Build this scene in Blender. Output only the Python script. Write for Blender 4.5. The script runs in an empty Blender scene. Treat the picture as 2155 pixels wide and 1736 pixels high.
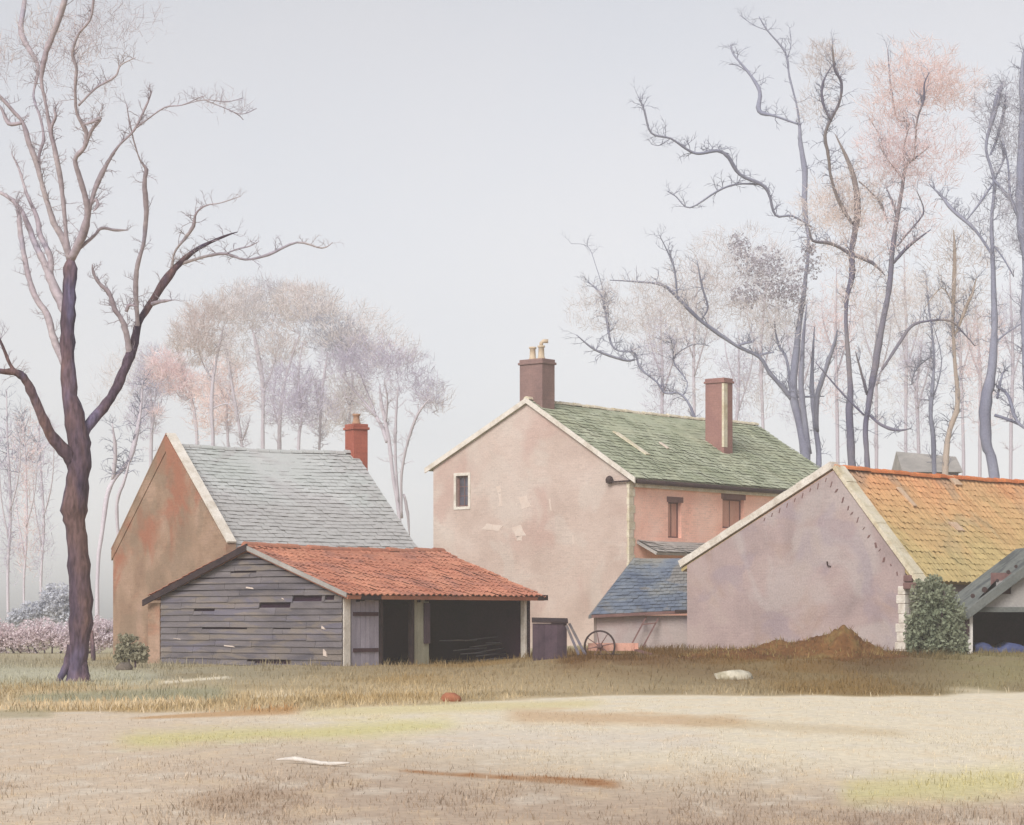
import bpy, bmesh, math, random
from math import radians, sin, cos, pi, sqrt, exp, atan2
from mathutils import Vector, noise
from mathutils.geometry import tessellate_polygon
random.seed(7)
S = bpy.context.scene
COL = S.collection

# ------------------------------------------------------------------ camera
F, CX, HZ, EYE = 5000.0, 1077.5, 1300.0, 1.3     # focal length in design pixels (2155 wide), horizon row, eye height
cam = bpy.data.cameras.new('camera'); co = bpy.data.objects.new('camera', cam); COL.objects.link(co)
co.location = (0, 0, EYE); co.rotation_euler = (radians(90), 0, 0)
cam.sensor_width = 36; cam.lens = 36 * F / 2155; cam.shift_y = (HZ - 868) / 2155
cam.clip_end = 3000; S.camera = co

# ------------------------------------------------------------------ light
SUN_EL, SUN_AZ = radians(38), radians(205)        # azimuth clockwise from +Y: behind the viewer, a little to the left
w = bpy.data.worlds.new('World'); S.world = w; w.use_nodes = True
nt = w.node_tree; bg = nt.nodes['Background']
sky = nt.nodes.new('ShaderNodeTexSky'); sky.sky_type = 'NISHITA'; sky.sun_disc = False
sky.sun_elevation = SUN_EL; sky.sun_rotation = SUN_AZ; sky.air_density = 1.0; sky.dust_density = 1.0; sky.ozone_density = 1.0
hs = nt.nodes.new('ShaderNodeHueSaturation'); hs.inputs['Saturation'].default_value = 0.14
nt.links.new(sky.outputs[0], hs.inputs['Color'])
tc = nt.nodes.new('ShaderNodeTexCoord')
cl = nt.nodes.new('ShaderNodeTexNoise'); cl.inputs['Scale'].default_value = 7.0; cl.inputs['Detail'].default_value = 5
nt.links.new(tc.outputs['Generated'], cl.inputs['Vector'])
cr = nt.nodes.new('ShaderNodeValToRGB')
cr.color_ramp.elements[0].position = .3; cr.color_ramp.elements[0].color = (.95, .955, 1.0, 1)
cr.color_ramp.elements[1].position = .7; cr.color_ramp.elements[1].color = (1.0, .98, 1.0, 1)
nt.links.new(cl.outputs['Fac'], cr.inputs['Fac'])
mx = nt.nodes.new('ShaderNodeMixRGB'); mx.blend_type = 'MULTIPLY'; mx.inputs[0].default_value = 1
nt.links.new(hs.outputs[0], mx.inputs[1]); nt.links.new(cr.outputs[0], mx.inputs[2])
sz = nt.nodes.new('ShaderNodeSeparateXYZ'); nt.links.new(tc.outputs['Generated'], sz.inputs[0])
mr = nt.nodes.new('ShaderNodeMapRange'); mr.interpolation_type = 'SMOOTHSTEP'; mr.inputs['From Min'].default_value = .02; mr.inputs['From Max'].default_value = .30
mr.inputs['To Min'].default_value = 1.02; mr.inputs['To Max'].default_value = 1.1; nt.links.new(sz.outputs['Z'], mr.inputs['Value'])
gl = nt.nodes.new('ShaderNodeVectorMath'); gl.operation = 'SCALE'; nt.links.new(mx.outputs[0], gl.inputs[0]); nt.links.new(mr.outputs[0], gl.inputs['Scale'])
nt.links.new(gl.outputs[0], bg.inputs['Color']); bg.inputs['Strength'].default_value = 0.064
sl = bpy.data.lights.new('sun', 'SUN'); sl.energy = 1.5; sl.angle = radians(30); sl.color = (1, .965, .925)
so = bpy.data.objects.new('sun', sl); COL.objects.link(so)
sd = Vector((sin(SUN_AZ) * cos(SUN_EL), cos(SUN_AZ) * cos(SUN_EL), sin(SUN_EL)))
so.rotation_euler = sd.to_track_quat('Z', 'Y').to_euler(); so.location = sd * 60
vs = S.view_settings; vs.view_transform = 'Standard'; vs.look = 'None'; vs.gamma = 1; vs.use_curve_mapping = False
vs.exposure = 1.02

# ------------------------------------------------------------------ helpers
def P(px, py, d): return Vector(((px - CX) / F * d, d, EYE + (HZ - py) / F * d))
def G(px, py):
    d = EYE * F / (py - HZ); return ((px - CX) / F * d, d)
def lin(c):
    f = lambda v: (v / 255 / 12.92) if v / 255 < .04045 else ((v / 255 + .055) / 1.055) ** 2.4
    return tuple(f(v) for v in c)
def sst(a, b, x):
    t = min(1, max(0, (x - a) / (b - a))); return t * t * (3 - 2 * t)
def tag(o, label=None, cat=None, group=None, kind=None):
    for k, v in (('label', label), ('category', cat), ('group', group), ('kind', kind)):
        if v: o[k] = v
    return o
def thing(name, loc, label, cat, group=None):
    o = bpy.data.objects.new(name, None); COL.objects.link(o); o.location = loc
    o.empty_display_size = .3
    return tag(o, label, cat, group)
class MB:
    def __init__(s): s.v = []; s.f = []; s.c = []; s.m = {}; s.slot = 0
    def add(s, vs, fs, col=None):
        if s.slot: s.m.update({len(s.f) + i: s.slot for i in range(len(fs))})
        n = len(s.v); s.v += [tuple(q) for q in vs]; s.f += [tuple(i + n for i in q) for q in fs]
        if col is not None: s.c += [col] * len(vs)
    def box(s, o, a, b, c):
        o, a, b, c = Vector(o), Vector(a), Vector(b), Vector(c)
        p = [o, o + a, o + a + b, o + b, o + c, o + a + c, o + a + b + c, o + b + c]
        s.add(p, [(0, 3, 2, 1), (4, 5, 6, 7), (0, 1, 5, 4), (1, 2, 6, 5), (2, 3, 7, 6), (3, 0, 4, 7)])
    def beam(s, p, q, w, h, up=(0, 0, 1)):
        p, q, up = Vector(p), Vector(q), Vector(up); d = (q - p); x = d.normalized().cross(up).normalized(); y = x.cross(d.normalized())
        s.box(p - x * w / 2 - y * h / 2, d, x * w, y * h)
    def tube(s, pts, rad, n=7, cap=True, jit=0.0):
        pts = [Vector(p) for p in pts]; m = len(pts); base = len(s.v); vs = []; fs = []
        ref = Vector((.37, .91, .17)).normalized()
        for i in range(m):
            t = (pts[min(m - 1, i + 1)] - pts[max(0, i - 1)])
            t = t.normalized() if t.length > 1e-9 else Vector((0, 0, 1))
            x = t.cross(ref); x = x.normalized() if x.length > 1e-4 else Vector((1, 0, 0)); y = t.cross(x)
            for k in range(n):
                a = 2 * pi * k / n; r = rad[i] * (1 + (random.uniform(-jit, jit) if jit else 0))
                vs.append(pts[i] + x * cos(a) * r + y * sin(a) * r)
        for i in range(m - 1):
            for k in range(n):
                k2 = (k + 1) % n; fs.append((i * n + k, i * n + k2, (i + 1) * n + k2, (i + 1) * n + k))
        if cap: fs += [tuple(range(n))[::-1], tuple((m - 1) * n + k for k in range(n))]
        s.add(vs, fs)
    def lathe(s, c, prof, n=14, axis=(0, 0, 1), cap=True):
        ax = Vector(axis).normalized(); x = ax.orthogonal().normalized(); y = ax.cross(x); c = Vector(c); vs = []; fs = []
        for r, z in prof:
            for k in range(n):
                a = 2 * pi * k / n; vs.append(c + ax * z + (x * cos(a) + y * sin(a)) * r)
        for i in range(len(prof) - 1):
            for k in range(n):
                k2 = (k + 1) % n; fs.append((i * n + k, i * n + k2, (i + 1) * n + k2, (i + 1) * n + k))
        if cap: fs += [tuple(range(n))[::-1], tuple((len(prof) - 1) * n + k for k in range(n))]
        s.add(vs, fs)
    def slab(s, pts, holes, to3, depth):
        """flat outline with holes (2-D lists), mapped by to3 and given a thickness vector"""
        loops = [pts] + list(holes); flat = [Vector((q[0], q[1], 0)) for l in loops for q in l]
        tris = tessellate_polygon([[Vector((q[0], q[1], 0)) for q in l] for l in loops])
        dv = Vector(depth); n = len(flat); A = [to3(q.x, q.y) for q in flat]; B = [q + dv for q in A]
        fs = [tuple(t) for t in tris] + [tuple(i + n for i in t[::-1]) for t in tris]
        k = 0
        for l in loops:
            m = len(l)
            for i in range(m):
                j = (i + 1) % m; fs.append((k + i, k + j, n + k + j, n + k + i))
            k += m
        s.add(A + B, fs)
    def build(s, name, mat, parent=None, smooth=False, fix=True, bevel=0):
        me = bpy.data.meshes.new(name)
        off = parent_loc(parent)
        me.from_pydata([(x - off.x, y - off.y, z - off.z) for x, y, z in s.v], [], s.f)
        if s.c:
            at = me.color_attributes.new('tint', 'FLOAT_COLOR', 'POINT')
            at.data.foreach_set('color', [q for c in s.c for q in (c[0], c[1], c[2], 1)])
        if fix:
            bm = bmesh.new(); bm.from_mesh(me); bmesh.ops.recalc_face_normals(bm, faces=bm.faces); bm.to_mesh(me); bm.free()
        if smooth: me.shade_smooth()
        for q in (mat if isinstance(mat, (list, tuple)) else [mat]): me.materials.append(q)
        for i, q in s.m.items(): me.polygons[i].material_index = q
        o = bpy.data.objects.new(name, me); COL.objects.link(o)
        if parent: o.parent = parent
        if bevel:
            m = o.modifiers.new('bevel', 'BEVEL'); m.width = bevel; m.segments = 2; m.limit_method = 'ANGLE'
        return o
def parent_loc(p):
    v = Vector((0, 0, 0))
    while p: v = v + p.location; p = p.parent
    return v

# ------------------------------------------------------------------ materials
def mat(name, cols, scale=.8, rough=.9, bump=.15, grain=.12, stretch=(1, 1, 1), island=0.0, blot=None, blotscale=.35, bscale=18, tint=False, spec=.2, detail=6, trans=0.0, zmix=None):
    """procedural surface: a noise ramp through cols, big blots of a second colour, fine grain, bump and per-piece variation"""
    m = bpy.data.materials.new(name); m.use_nodes = True; t = m.node_tree; N = t.nodes; L = t.links
    b = N['Principled BSDF']; b.inputs['Roughness'].default_value = rough; b.inputs['Specular IOR Level'].default_value = spec
    tc = N.new('ShaderNodeTexCoord'); mp = N.new('ShaderNodeMapping'); mp.inputs['Scale'].default_value = stretch
    L.new(tc.outputs['Object'], mp.inputs['Vector'])
    def nz(sc, det, dist=0):
        n = N.new('ShaderNodeTexNoise'); n.inputs['Scale'].default_value = sc; n.inputs['Detail'].default_value = det
        n.inputs['Distortion'].default_value = dist; L.new(mp.outputs[0], n.inputs['Vector']); return n
    if tint:
        at = N.new('ShaderNodeAttribute'); at.attribute_name = 'tint'; col = at.outputs['Color']
    else:
        n1 = nz(scale, detail, .4); r = N.new('ShaderNodeValToRGB'); e = r.color_ramp.elements
        k = len(cols)
        while len(e) < k: e.new(.5)
        for i, c in enumerate(cols):
            e[i].position = .32 + .36 * i / max(1, k - 1); e[i].color = (*lin(c), 1)
        L.new(n1.outputs['Fac'], r.inputs['Fac']); col = r.outputs['Color']
    for bi, (bc, amt, bs) in enumerate(blot or []):
        n2 = nz(bs, 5, .8); r2 = N.new('ShaderNodeValToRGB'); r2.color_ramp.elements[0].position = .52; r2.color_ramp.elements[1].position = .60
        mp2 = N.new('ShaderNodeMapping'); mp2.inputs['Location'].default_value = (3.7 * bi + 1, 9.1 * bi, 2.3)
        L.new(mp.outputs[0], mp2.inputs['Vector']); L.new(mp2.outputs[0], n2.inputs['Vector'])
        L.new(n2.outputs['Fac'], r2.inputs['Fac'])
        ml = N.new('ShaderNodeMath'); ml.operation = 'MULTIPLY'; ml.inputs[1].default_value = amt; L.new(r2.outputs['Color'], ml.inputs[0])
        mm = N.new('ShaderNodeMixRGB'); L.new(ml.outputs[0], mm.inputs[0]); L.new(col, mm.inputs[1]); mm.inputs[2].default_value = (*lin(bc), 1); col = mm.outputs[0]
    if zmix:   # lichen that grows towards the wet eaves: colour, height where it is thick, height where it stops
        sp = N.new('ShaderNodeSeparateXYZ'); L.new(tc.outputs['Object'], sp.inputs[0]); nn = nz(.5, 5, .6)
        ad = N.new('ShaderNodeMath'); ad.operation = 'MULTIPLY_ADD'; ad.inputs[1].default_value = 2.6; L.new(nn.outputs['Fac'], ad.inputs[0]); L.new(sp.outputs['Z'], ad.inputs[2])
        mz = N.new('ShaderNodeMapRange'); mz.inputs['From Min'].default_value = zmix[1] + 1.3; mz.inputs['From Max'].default_value = zmix[2] + 1.3; mz.inputs['To Min'].default_value = .85; mz.inputs['To Max'].default_value = 0
        L.new(ad.outputs[0], mz.inputs['Value']); mm = N.new('ShaderNodeMixRGB'); L.new(mz.outputs[0], mm.inputs[0]); L.new(col, mm.inputs[1]); mm.inputs[2].default_value = (*lin(zmix[0]), 1); col = mm.outputs[0]
    n3 = nz(bscale, 4); mrg = N.new('ShaderNodeMapRange'); mrg.inputs['To Min'].default_value = 1 - grain; mrg.inputs['To Max'].default_value = 1 + grain
    mrg.inputs['From Min'].default_value = .3; mrg.inputs['From Max'].default_value = .7
    L.new(n3.outputs['Fac'], mrg.inputs['Value']); val = mrg.outputs[0]
    if island:
        ge = N.new('ShaderNodeNewGeometry'); mi = N.new('ShaderNodeMapRange'); mi.inputs['To Min'].default_value = 1 - island; mi.inputs['To Max'].default_value = 1 + island
        L.new(ge.outputs['Random Per Island'], mi.inputs['Value'])
        mu = N.new('ShaderNodeMath'); mu.operation = 'MULTIPLY'; L.new(val, mu.inputs[0]); L.new(mi.outputs[0], mu.inputs[1]); val = mu.outputs[0]
    vm = N.new('ShaderNodeVectorMath'); vm.operation = 'SCALE'; L.new(col, vm.inputs[0]); L.new(val, vm.inputs['Scale'])
    L.new(vm.outputs[0], b.inputs['Base Color'])
    if trans:
        tb = N.new('ShaderNodeBsdfTranslucent'); L.new(vm.outputs[0], tb.inputs['Color']); ms = N.new('ShaderNodeMixShader'); ms.inputs[0].default_value = trans
        L.new(b.outputs[0], ms.inputs[1]); L.new(tb.outputs[0], ms.inputs[2]); L.new(ms.outputs[0], N['Material Output'].inputs['Surface'])
    if bump:
        bp = N.new('ShaderNodeBump'); bp.inputs['Strength'].default_value = bump; bp.inputs['Distance'].default_value = .03
        L.new(n3.outputs['Fac'], bp.inputs['Height']); L.new(bp.outputs[0], b.inputs['Normal'])
    return m
def brickmat(name, cols, mortar, bw=.24, bh=.085, amt=.35, blot=None, axes='u', rot=0, **k):
    """plaster or brick wall with the courses just showing through"""
    m = mat(name, cols, blot=blot, **k); t = m.node_tree; N = t.nodes; L = t.links; b = N['Principled BSDF']
    src = b.inputs['Base Color'].links[0].from_socket
    tc = N.new('ShaderNodeTexCoord'); mp = N.new('ShaderNodeMapping'); mp.inputs['Rotation'].default_value = (0, 0, rot)
    L.new(tc.outputs['Object'], mp.inputs['Vector'])
    sp = N.new('ShaderNodeSeparateXYZ'); L.new(mp.outputs[0], sp.inputs[0]); cb = N.new('ShaderNodeCombineXYZ')
    L.new(sp.outputs['X'], cb.inputs['X']); L.new(sp.outputs['Z'], cb.inputs['Y'])
    br = N.new('ShaderNodeTexBrick'); br.inputs['Scale'].default_value = 1; br.inputs['Brick Width'].default_value = bw; br.inputs['Row Height'].default_value = bh
    br.inputs['Mortar Size'].default_value = .008; br.inputs['Color1'].default_value = (.86, .86, .86, 1); br.inputs['Color2'].default_value = (1.1, 1.1, 1.1, 1)
    br.inputs['Mortar'].default_value = (*mortar, 1); L.new(cb.outputs[0], br.inputs['Vector'])
    # the courses fade in and out: render worn off in patches
    n = N.new('ShaderNodeTexNoise'); n.inputs['Scale'].default_value = .9; n.inputs['Detail'].default_value = 5; L.new(tc.outputs['Object'], n.inputs['Vector'])
    mr = N.new('ShaderNodeMapRange'); mr.inputs['From Min'].default_value = .35; mr.inputs['From Max'].default_value = .65; mr.inputs['To Max'].default_value = amt; mr.inputs['To Min'].default_value = amt * .15
    L.new(n.outputs['Fac'], mr.inputs['Value'])
    mm = N.new('ShaderNodeMixRGB'); mm.blend_type = 'MULTIPLY'; L.new(mr.outputs[0], mm.inputs[0]); L.new(src, mm.inputs[1]); L.new(br.outputs['Color'], mm.inputs[2])
    L.new(mm.outputs[0], b.inputs['Base Color'])
    return m
TH_SHED, TH_HOUSE, TH_BARN, TH_COT = radians(40), radians(40), radians(45), radians(58)
M = {}
M['house_wall'] = brickmat('house_render', [(180, 160, 149), (192, 173, 162), (199, 183, 173)], (1.12, 1.1, 1.08), rot=TH_HOUSE, amt=.6, bump=.3,
                     blot=[((184, 154, 144), .55, .3), ((196, 184, 174), .5, .5)], scale=.5, grain=.07)
M['house_side'] = brickmat('house_brick', [(238, 180, 160), (246, 196, 176), (248, 206, 188)], (1.12, 1.1, 1.08), rot=TH_HOUSE - pi / 2, amt=.7, scale=.7, grain=.08)
M['barn_wall'] = brickmat('barn_render', [(152, 136, 134), (170, 151, 148), (177, 162, 155)], (1.1, 1.08, 1.06), rot=TH_BARN, amt=.5, bump=.3,
                    blot=[((158, 134, 120), .5, .35), ((178, 168, 165), .6, .4), ((148, 136, 146), .4, .6)], scale=.5, grain=.09)
M['cot_wall'] = brickmat('cottage_brick', [(140, 114, 96), (156, 130, 110), (168, 140, 122)], (1.12, 1.1, 1.08), rot=TH_COT, amt=.75, bump=.3,
                    blot=[((158, 98, 76), .7, .4), ((132, 114, 96), .5, .6)], scale=.8, grain=.1)
M['pantile'] = mat('red_pantile', [(164, 106, 86), (178, 120, 98), (172, 114, 94)], scale=.7, grain=.1, island=.13, blot=[((150, 106, 94), .6, .8), ((194, 136, 110), .5, .6)])
M['ochre_tile'] = mat('ochre_pantile', [(194, 134, 96), (206, 150, 110), (202, 138, 100)], scale=.45, grain=.1, island=.09,
                    blot=[((196, 156, 116), .6, .35), ((150, 128, 116), .6, .5)], zmix=((176, 162, 114), 3.2, 6.2))
M['ridge_tile'] = mat('orange_ridge', [(196, 112, 70), (208, 132, 84)], scale=1.5, island=.15)
M['green_slate'] = mat('green_slate', [(150, 156, 130), (166, 171, 147), (176, 179, 158)], scale=.6, grain=.1, island=.12, blot=[((134, 141, 114), .5, .5), ((176, 178, 152), .5, .7)])
M['grey_slate'] = mat('grey_stone_slate', [(178, 182, 178), (184, 186, 184), (190, 190, 188)], scale=.6, grain=.06, island=.04, blot=[((170, 166, 166), .5, .6)], zmix=((172, 170, 168), 4.6, 5.4))
M['blue_slate'] = mat('blue_grey_roof', [(94, 104, 122), (112, 120, 132), (134, 134, 130)], scale=1.0, grain=.12, island=.12, blot=[((140, 132, 120), .6, .8)])
M['pale_slate'] = mat('pale_grey_roof', [(150, 146, 142), (176, 170, 164)], scale=1.5, island=.1)
M['lime'] = mat('limewash', [(192, 182, 168), (212, 204, 192), (222, 215, 205)], scale=2.5, grain=.1, bump=.4)
M['patch'] = mat('new_plaster', [(204, 186, 173), (212, 197, 186)], scale=3, grain=.06)
M['tile_patch'] = mat('pale_tile', [(192, 162, 136), (204, 180, 156)], scale=4, grain=.12)
M['cream'] = mat('cream_mortar', [(192, 178, 150), (208, 198, 174), (218, 208, 190)], scale=2.5, grain=.12, bump=.4)
M['boards'] = mat('grey_weatherboard', [(90, 86, 92), (108, 102, 104), (120, 114, 116)], scale=.7, stretch=(1, 1, 5), grain=.12, island=.10, blot=[((108, 104, 118), .6, .5), ((134, 122, 108), .5, .7)])
M['dark_wood'] = mat('tarred_timber', [(48, 38, 42), (66, 52, 52)], scale=3, grain=.2)
M['inside'] = mat('dark_interior', [(44, 26, 42), (60, 36, 54)], scale=1.2, grain=.2)  # near-black base colour carries the shade inside the open sheds
M['fascia'] = mat('mossy_fascia', [(104, 98, 82), (134, 126, 108)], scale=2, grain=.15)
M['lilac_door'] = mat('faded_lilac_boards', [(142, 136, 148), (162, 155, 166)], scale=1.6, stretch=(3, 3, 1), grain=.1, island=.1)
M['brown_door'] = mat('brown_boards', [(66, 46, 54), (84, 62, 66)], scale=1.5, stretch=(3, 3, 1), island=.1)
M['green_panel'] = mat('grey_green_boards', [(138, 136, 118), (158, 154, 136)], scale=1.4, stretch=(3, 3, 1), island=.1)
M['chim_house'] = brickmat('chimney_brick', [(128, 104, 100), (146, 118, 112)], (1.15, 1.12, 1.1), amt=.6, rot=TH_HOUSE, scale=1.5)
M['chim_red'] = brickmat('red_chimney_brick', [(146, 80, 66), (166, 96, 80)], (1.2, 1.18, 1.15), amt=.6, rot=TH_COT, scale=1.5)
M['chim_brown'] = brickmat('brown_chimney_brick', [(140, 104, 100), (154, 116, 108)], (1.15, 1.12, 1.1), amt=.6, rot=TH_HOUSE, scale=1.5)
M['pot'] = mat('buff_clay', [(190, 170, 144), (206, 188, 164)], scale=4)
M['pot_brown'] = mat('brown_clay', [(158, 122, 98), (176, 140, 116)], scale=4)
M['iron'] = mat('dark_iron', [(52, 40, 42), (74, 58, 56)], scale=4, rough=.6, grain=.2)
M['glass'] = mat('window_glass', [(70, 66, 74), (98, 98, 112)], scale=2.5, rough=.15, bump=0, spec=.5)
M['white_paint'] = mat('white_paint', [(214, 208, 202), (226, 222, 218)], scale=3, grain=.06)
M['shutter'] = mat('pink_shutter', [(196, 146, 128), (206, 160, 142)], scale=2, stretch=(3, 3, 1))
M['dark_lintel'] = mat('dark_lintel', [(112, 84, 82), (130, 102, 96)], scale=3)
M['grey_slate_wall'] = mat('grey_white_boards', [(146, 142, 140), (164, 160, 156)], scale=2)
M['corrugated'] = mat('grey_asbestos', [(92, 96, 94), (116, 118, 114)], scale=1.4, grain=.12, blot=[((62, 66, 70), .6, 1.0)])
M['tarp'] = mat('blue_tarpaulin', [(62, 70, 108), (86, 96, 134)], scale=3, rough=.5)
M['crate'] = mat('dark_crate_wood', [(64, 52, 62), (88, 72, 80)], scale=2, island=.2)
M['stone_pale'] = mat('pale_stone', [(180, 172, 152), (204, 196, 178)], scale=5, bump=.6, blot=[((150, 140, 112), .6, 3)])
M['dry_stick'] = mat('bleached_wood', [(196, 188, 178), (212, 206, 198)], scale=6, bump=.4)
M['stone_red'] = mat('red_brown_stone', [(146, 92, 68), (166, 110, 84)], scale=6, bump=.4)
M['stone_dark'] = mat('dark_stone', [(92, 84, 78), (112, 102, 92)], scale=4, bump=.4)
M['earth'] = mat('brown_earth', [(96, 64, 38), (114, 80, 48), (122, 100, 62)], scale=1.6, bump=.6, grain=.2, bscale=9)
M['ground'] = mat('ground', [], tint=True, grain=.13, bump=.5, bscale=11)
M['blade'] = mat('grass_blade', [], tint=True, grain=.02, bump=0, island=.16)
M['bark_near'] = mat('bark_near', [(66, 56, 72), (90, 74, 84), (126, 98, 90)], scale=1.3, grain=.4, bump=1.0, bscale=16, stretch=(1, 1, .28), blot=[((104, 104, 138), .5, .6), ((124, 96, 84), .5, .8)])
M['bark_limb'] = mat('bark_limb', [(150, 138, 146), (166, 155, 160), (176, 166, 166)], scale=.8, grain=.2, bump=.5, bscale=9, blot=[((140, 140, 164), .4, .5)])
M['bark_slate'] = mat('bark_slate', [(128, 130, 148), (146, 147, 162)], scale=.6, grain=.15, bump=.4, blot=[((106, 106, 126), .5, .3)])  # this and the pale barks below: haze of distance put into the colour
M['bark_blue'] = mat('bark_blue', [(92, 90, 112), (112, 109, 126), (132, 126, 128)], scale=.25, grain=.15, bump=.4, blot=[((164, 148, 132), .5, .15)])
M['bark_tan'] = mat('bark_tan', [(176, 160, 148), (190, 174, 160)], scale=.5, grain=.12, bump=.4)
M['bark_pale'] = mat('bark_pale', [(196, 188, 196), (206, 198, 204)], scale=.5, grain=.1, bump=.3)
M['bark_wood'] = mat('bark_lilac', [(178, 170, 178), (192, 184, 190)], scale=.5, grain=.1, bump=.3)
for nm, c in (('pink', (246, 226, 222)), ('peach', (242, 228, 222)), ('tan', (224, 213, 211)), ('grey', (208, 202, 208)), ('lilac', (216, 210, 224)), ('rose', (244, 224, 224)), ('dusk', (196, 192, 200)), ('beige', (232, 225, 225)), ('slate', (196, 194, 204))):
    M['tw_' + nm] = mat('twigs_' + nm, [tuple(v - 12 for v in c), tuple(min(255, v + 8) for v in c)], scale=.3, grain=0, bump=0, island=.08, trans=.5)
M['bush'] = mat('bush_leaf', [(134, 142, 118), (150, 156, 132), (162, 164, 142)], scale=.9, grain=.1, bump=0, island=.2, trans=.35)
M['hedge'] = mat('hedge_leaf', [(222, 206, 208), (230, 218, 222), (218, 212, 222)], scale=.4, grain=.1, bump=0, island=.14, trans=.35)
M['blue_bush'] = mat('blue_bush_leaf', [(204, 206, 214), (216, 217, 224)], scale=.4, grain=.1, bump=0, island=.1, trans=.4)
M['olive_bush'] = mat('olive_bush_leaf', [(150, 146, 124), (168, 162, 138)], scale=.9, grain=.1, bump=0, island=.18, trans=.3)

# ------------------------------------------------------------------ terrain
def hb(px): return .04 + .28 * sst(950, 1300, px)
def height(x, y):
    px = CX + x / max(y, 8) * F
    z = hb(px) * sst(43, 57, y) * (1 - sst(90, 160, y) * .8)
    z += .05 * (noise.noise(Vector((x * .18, y * .11, 0)))) * sst(8, 30, y) * (1 - sst(60, 90, y))
    z += .03 * noise.noise(Vector((x * .9, y * .6, 4))) * sst(38, 46, y) * (1 - sst(64, 80, y))
    z += (.10 * noise.noise(Vector((x * .55, 0, 21))) + .06 * noise.noise(Vector((x * 1.7, 0, 22)))) * sst(900, 1250, px) * sst(50, 57, y) * (1 - sst(60, 64, y))
    return z
def mixc(a, b, t): return tuple(a[i] + (b[i] - a[i]) * t for i in range(3))
def stroke(px, py, x0, y0, x1, y1, h0, h1, soft=.5):
    """how far a ground point lies inside a long flat patch running from (x0,y0) to (x1,y1)"""
    t = (px - x0) / (x1 - x0)
    if t < -.08 or t > 1.08: return 0
    yc = y0 + (y1 - y0) * t; hh = h0 + (h1 - h0) * min(1, max(0, t))
    e = abs(py - yc) / max(hh, .1)
    return (1 - sst(1 - soft, 1 + soft, e)) * sst(-.08, .05, t) * (1 - sst(.95, 1.08, t))
def gcol(x, y):
    n4 = noise.noise(Vector((x * 2.6, y * 1.1, 11))); n5 = noise.noise(Vector((x * 7, y * 3, 13)))
    """colour of the vegetation and soil growing at ground point (x, y)"""
    px = CX + x / y * F; py = HZ + EYE / y * F
    n = noise.noise(Vector((x * .25, y * .10, 1))) ; n2 = noise.noise(Vector((x * .8, y * .3, 7))); n3 = noise.noise(Vector((x * .07, y * .05, 3)))
    cream = (222, 210, 186); pinkt = (182, 162, 142); stubble = (166, 145, 126)
    t = sst(1560, 1720, py + 22 * n + 90 * (1 - sst(300, 1500, px)) - 40 * sst(1500, 2100, px))
    c = mixc(cream, pinkt, t)
    c = mixc(c, (208, 190, 168), sst(900, 200, px) * .8)
    c = mixc(c, stubble, .55 * sst(.15, .5, n2) * sst(1600, 1680, py))
    c = mixc(c, (208, 196, 184), .5 * stroke(px, py, 900, 1555, 1500, 1560, 26, 18, .8))
    c = tuple(v * (1 + .05 * n4 + .04 * n5) for v in c); c = mixc(c, (206, 184, 152), .35 * sst(.15, .5, n4 + .4 * n5)); c = mixc(c, (222, 212, 196), .45 * sst(.15, .5, -n4 + .4 * n5))
    jag = 14 * n4 + 8 * n5
    # yellow-green patches
    c = mixc(c, (204, 196, 132), .7 * stroke(px, py + 9 * n2 + 6 * n + .5 * jag, 270, 1558, 940, 1526, 15, 13, 1))
    c = mixc(c, (208, 194, 140), .6 * stroke(px, py, 650, 1500, 1250, 1480, 10, 8, .8))
    c = mixc(c, (204, 196, 132), .6 * stroke(px, py + 8 * n2 + .6 * jag, 1780, 1668, 2150, 1645, 24, 28, 1))
    c = mixc(c, (196, 164, 128), .7 * stroke(px, py + .4 * jag, 1080, 1505, 1560, 1520, 13, 10, .7))
    c = mixc(c, (190, 168, 132), .4 * stroke(px, py, 1450, 1520, 1900, 1545, 10, 8, .8))
    # brown rut
    c = mixc(c, (156, 108, 68), (.55 + .35 * sst(-.2, .2, n4 + n5)) * stroke(px, py + 3 * n2 + .2 * jag, 860, 1621, 1290, 1650, 2.5, 9, .5))
    # stubble rows
    c = mixc(c, (176, 150, 124), .35 * sst(.1, .45, n2) * stroke(px, py, 300, 1690, 1700, 1660, 16, 24, .8))
    # grass bank
    edge = 1500 - 30 * sst(500, 1150, px) - 14 * sst(1500, 1750, px) + 10 * n2 + 14 * n
    k = 1 - sst(-5, 4, py - edge)
    bank = mixc((162, 152, 126), (158, 138, 104), sst(350, 950, px))
    bank = mixc(bank, (108, 88, 56), sst(1250, 1650, px) * .8)
    bank = mixc(bank, (150, 138, 98), sst(1850, 2100, px))
    bank = mixc(bank, (192, 172, 136), sst(1415, 1465, py + 10 * n) * (1 - sst(1500, 1900, px) * .6))
    bank = mixc(bank, (118, 84, 46), .9 * stroke(px, py + 8 * n2, 1180, 1402, 1900, 1394, 22, 26, .8))
    bank = mixc(bank, (150, 118, 66), .6 * sst(.1, .5, n))
    bank = mixc(bank, (150, 132, 98), .5 * sst(.05, .4, n2)); bank = tuple(v * (1 - .10 * sst(900, 1400, px)) for v in bank)
    c = mixc(c, bank, k)
    # pale streaks and greyer grass on the left, below the tree
    c = mixc(c, (184, 182, 160), .75 * stroke(px, py + 5 * n2, -60, 1425, 330, 1430, 22, 12, .6))
    c = mixc(c, (150, 148, 122), .8 * stroke(px, py, 50, 1470, 470, 1458, 6, 14, .5))
    c = mixc(c, (214, 192, 156), .8 * stroke(px, py, -40, 1490, 420, 1478, 9, 5, .6))
    c = mixc(c, (166, 156, 126), .7 * stroke(px, py, -60, 1506, 110, 1505, 9, 8, .5))
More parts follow.
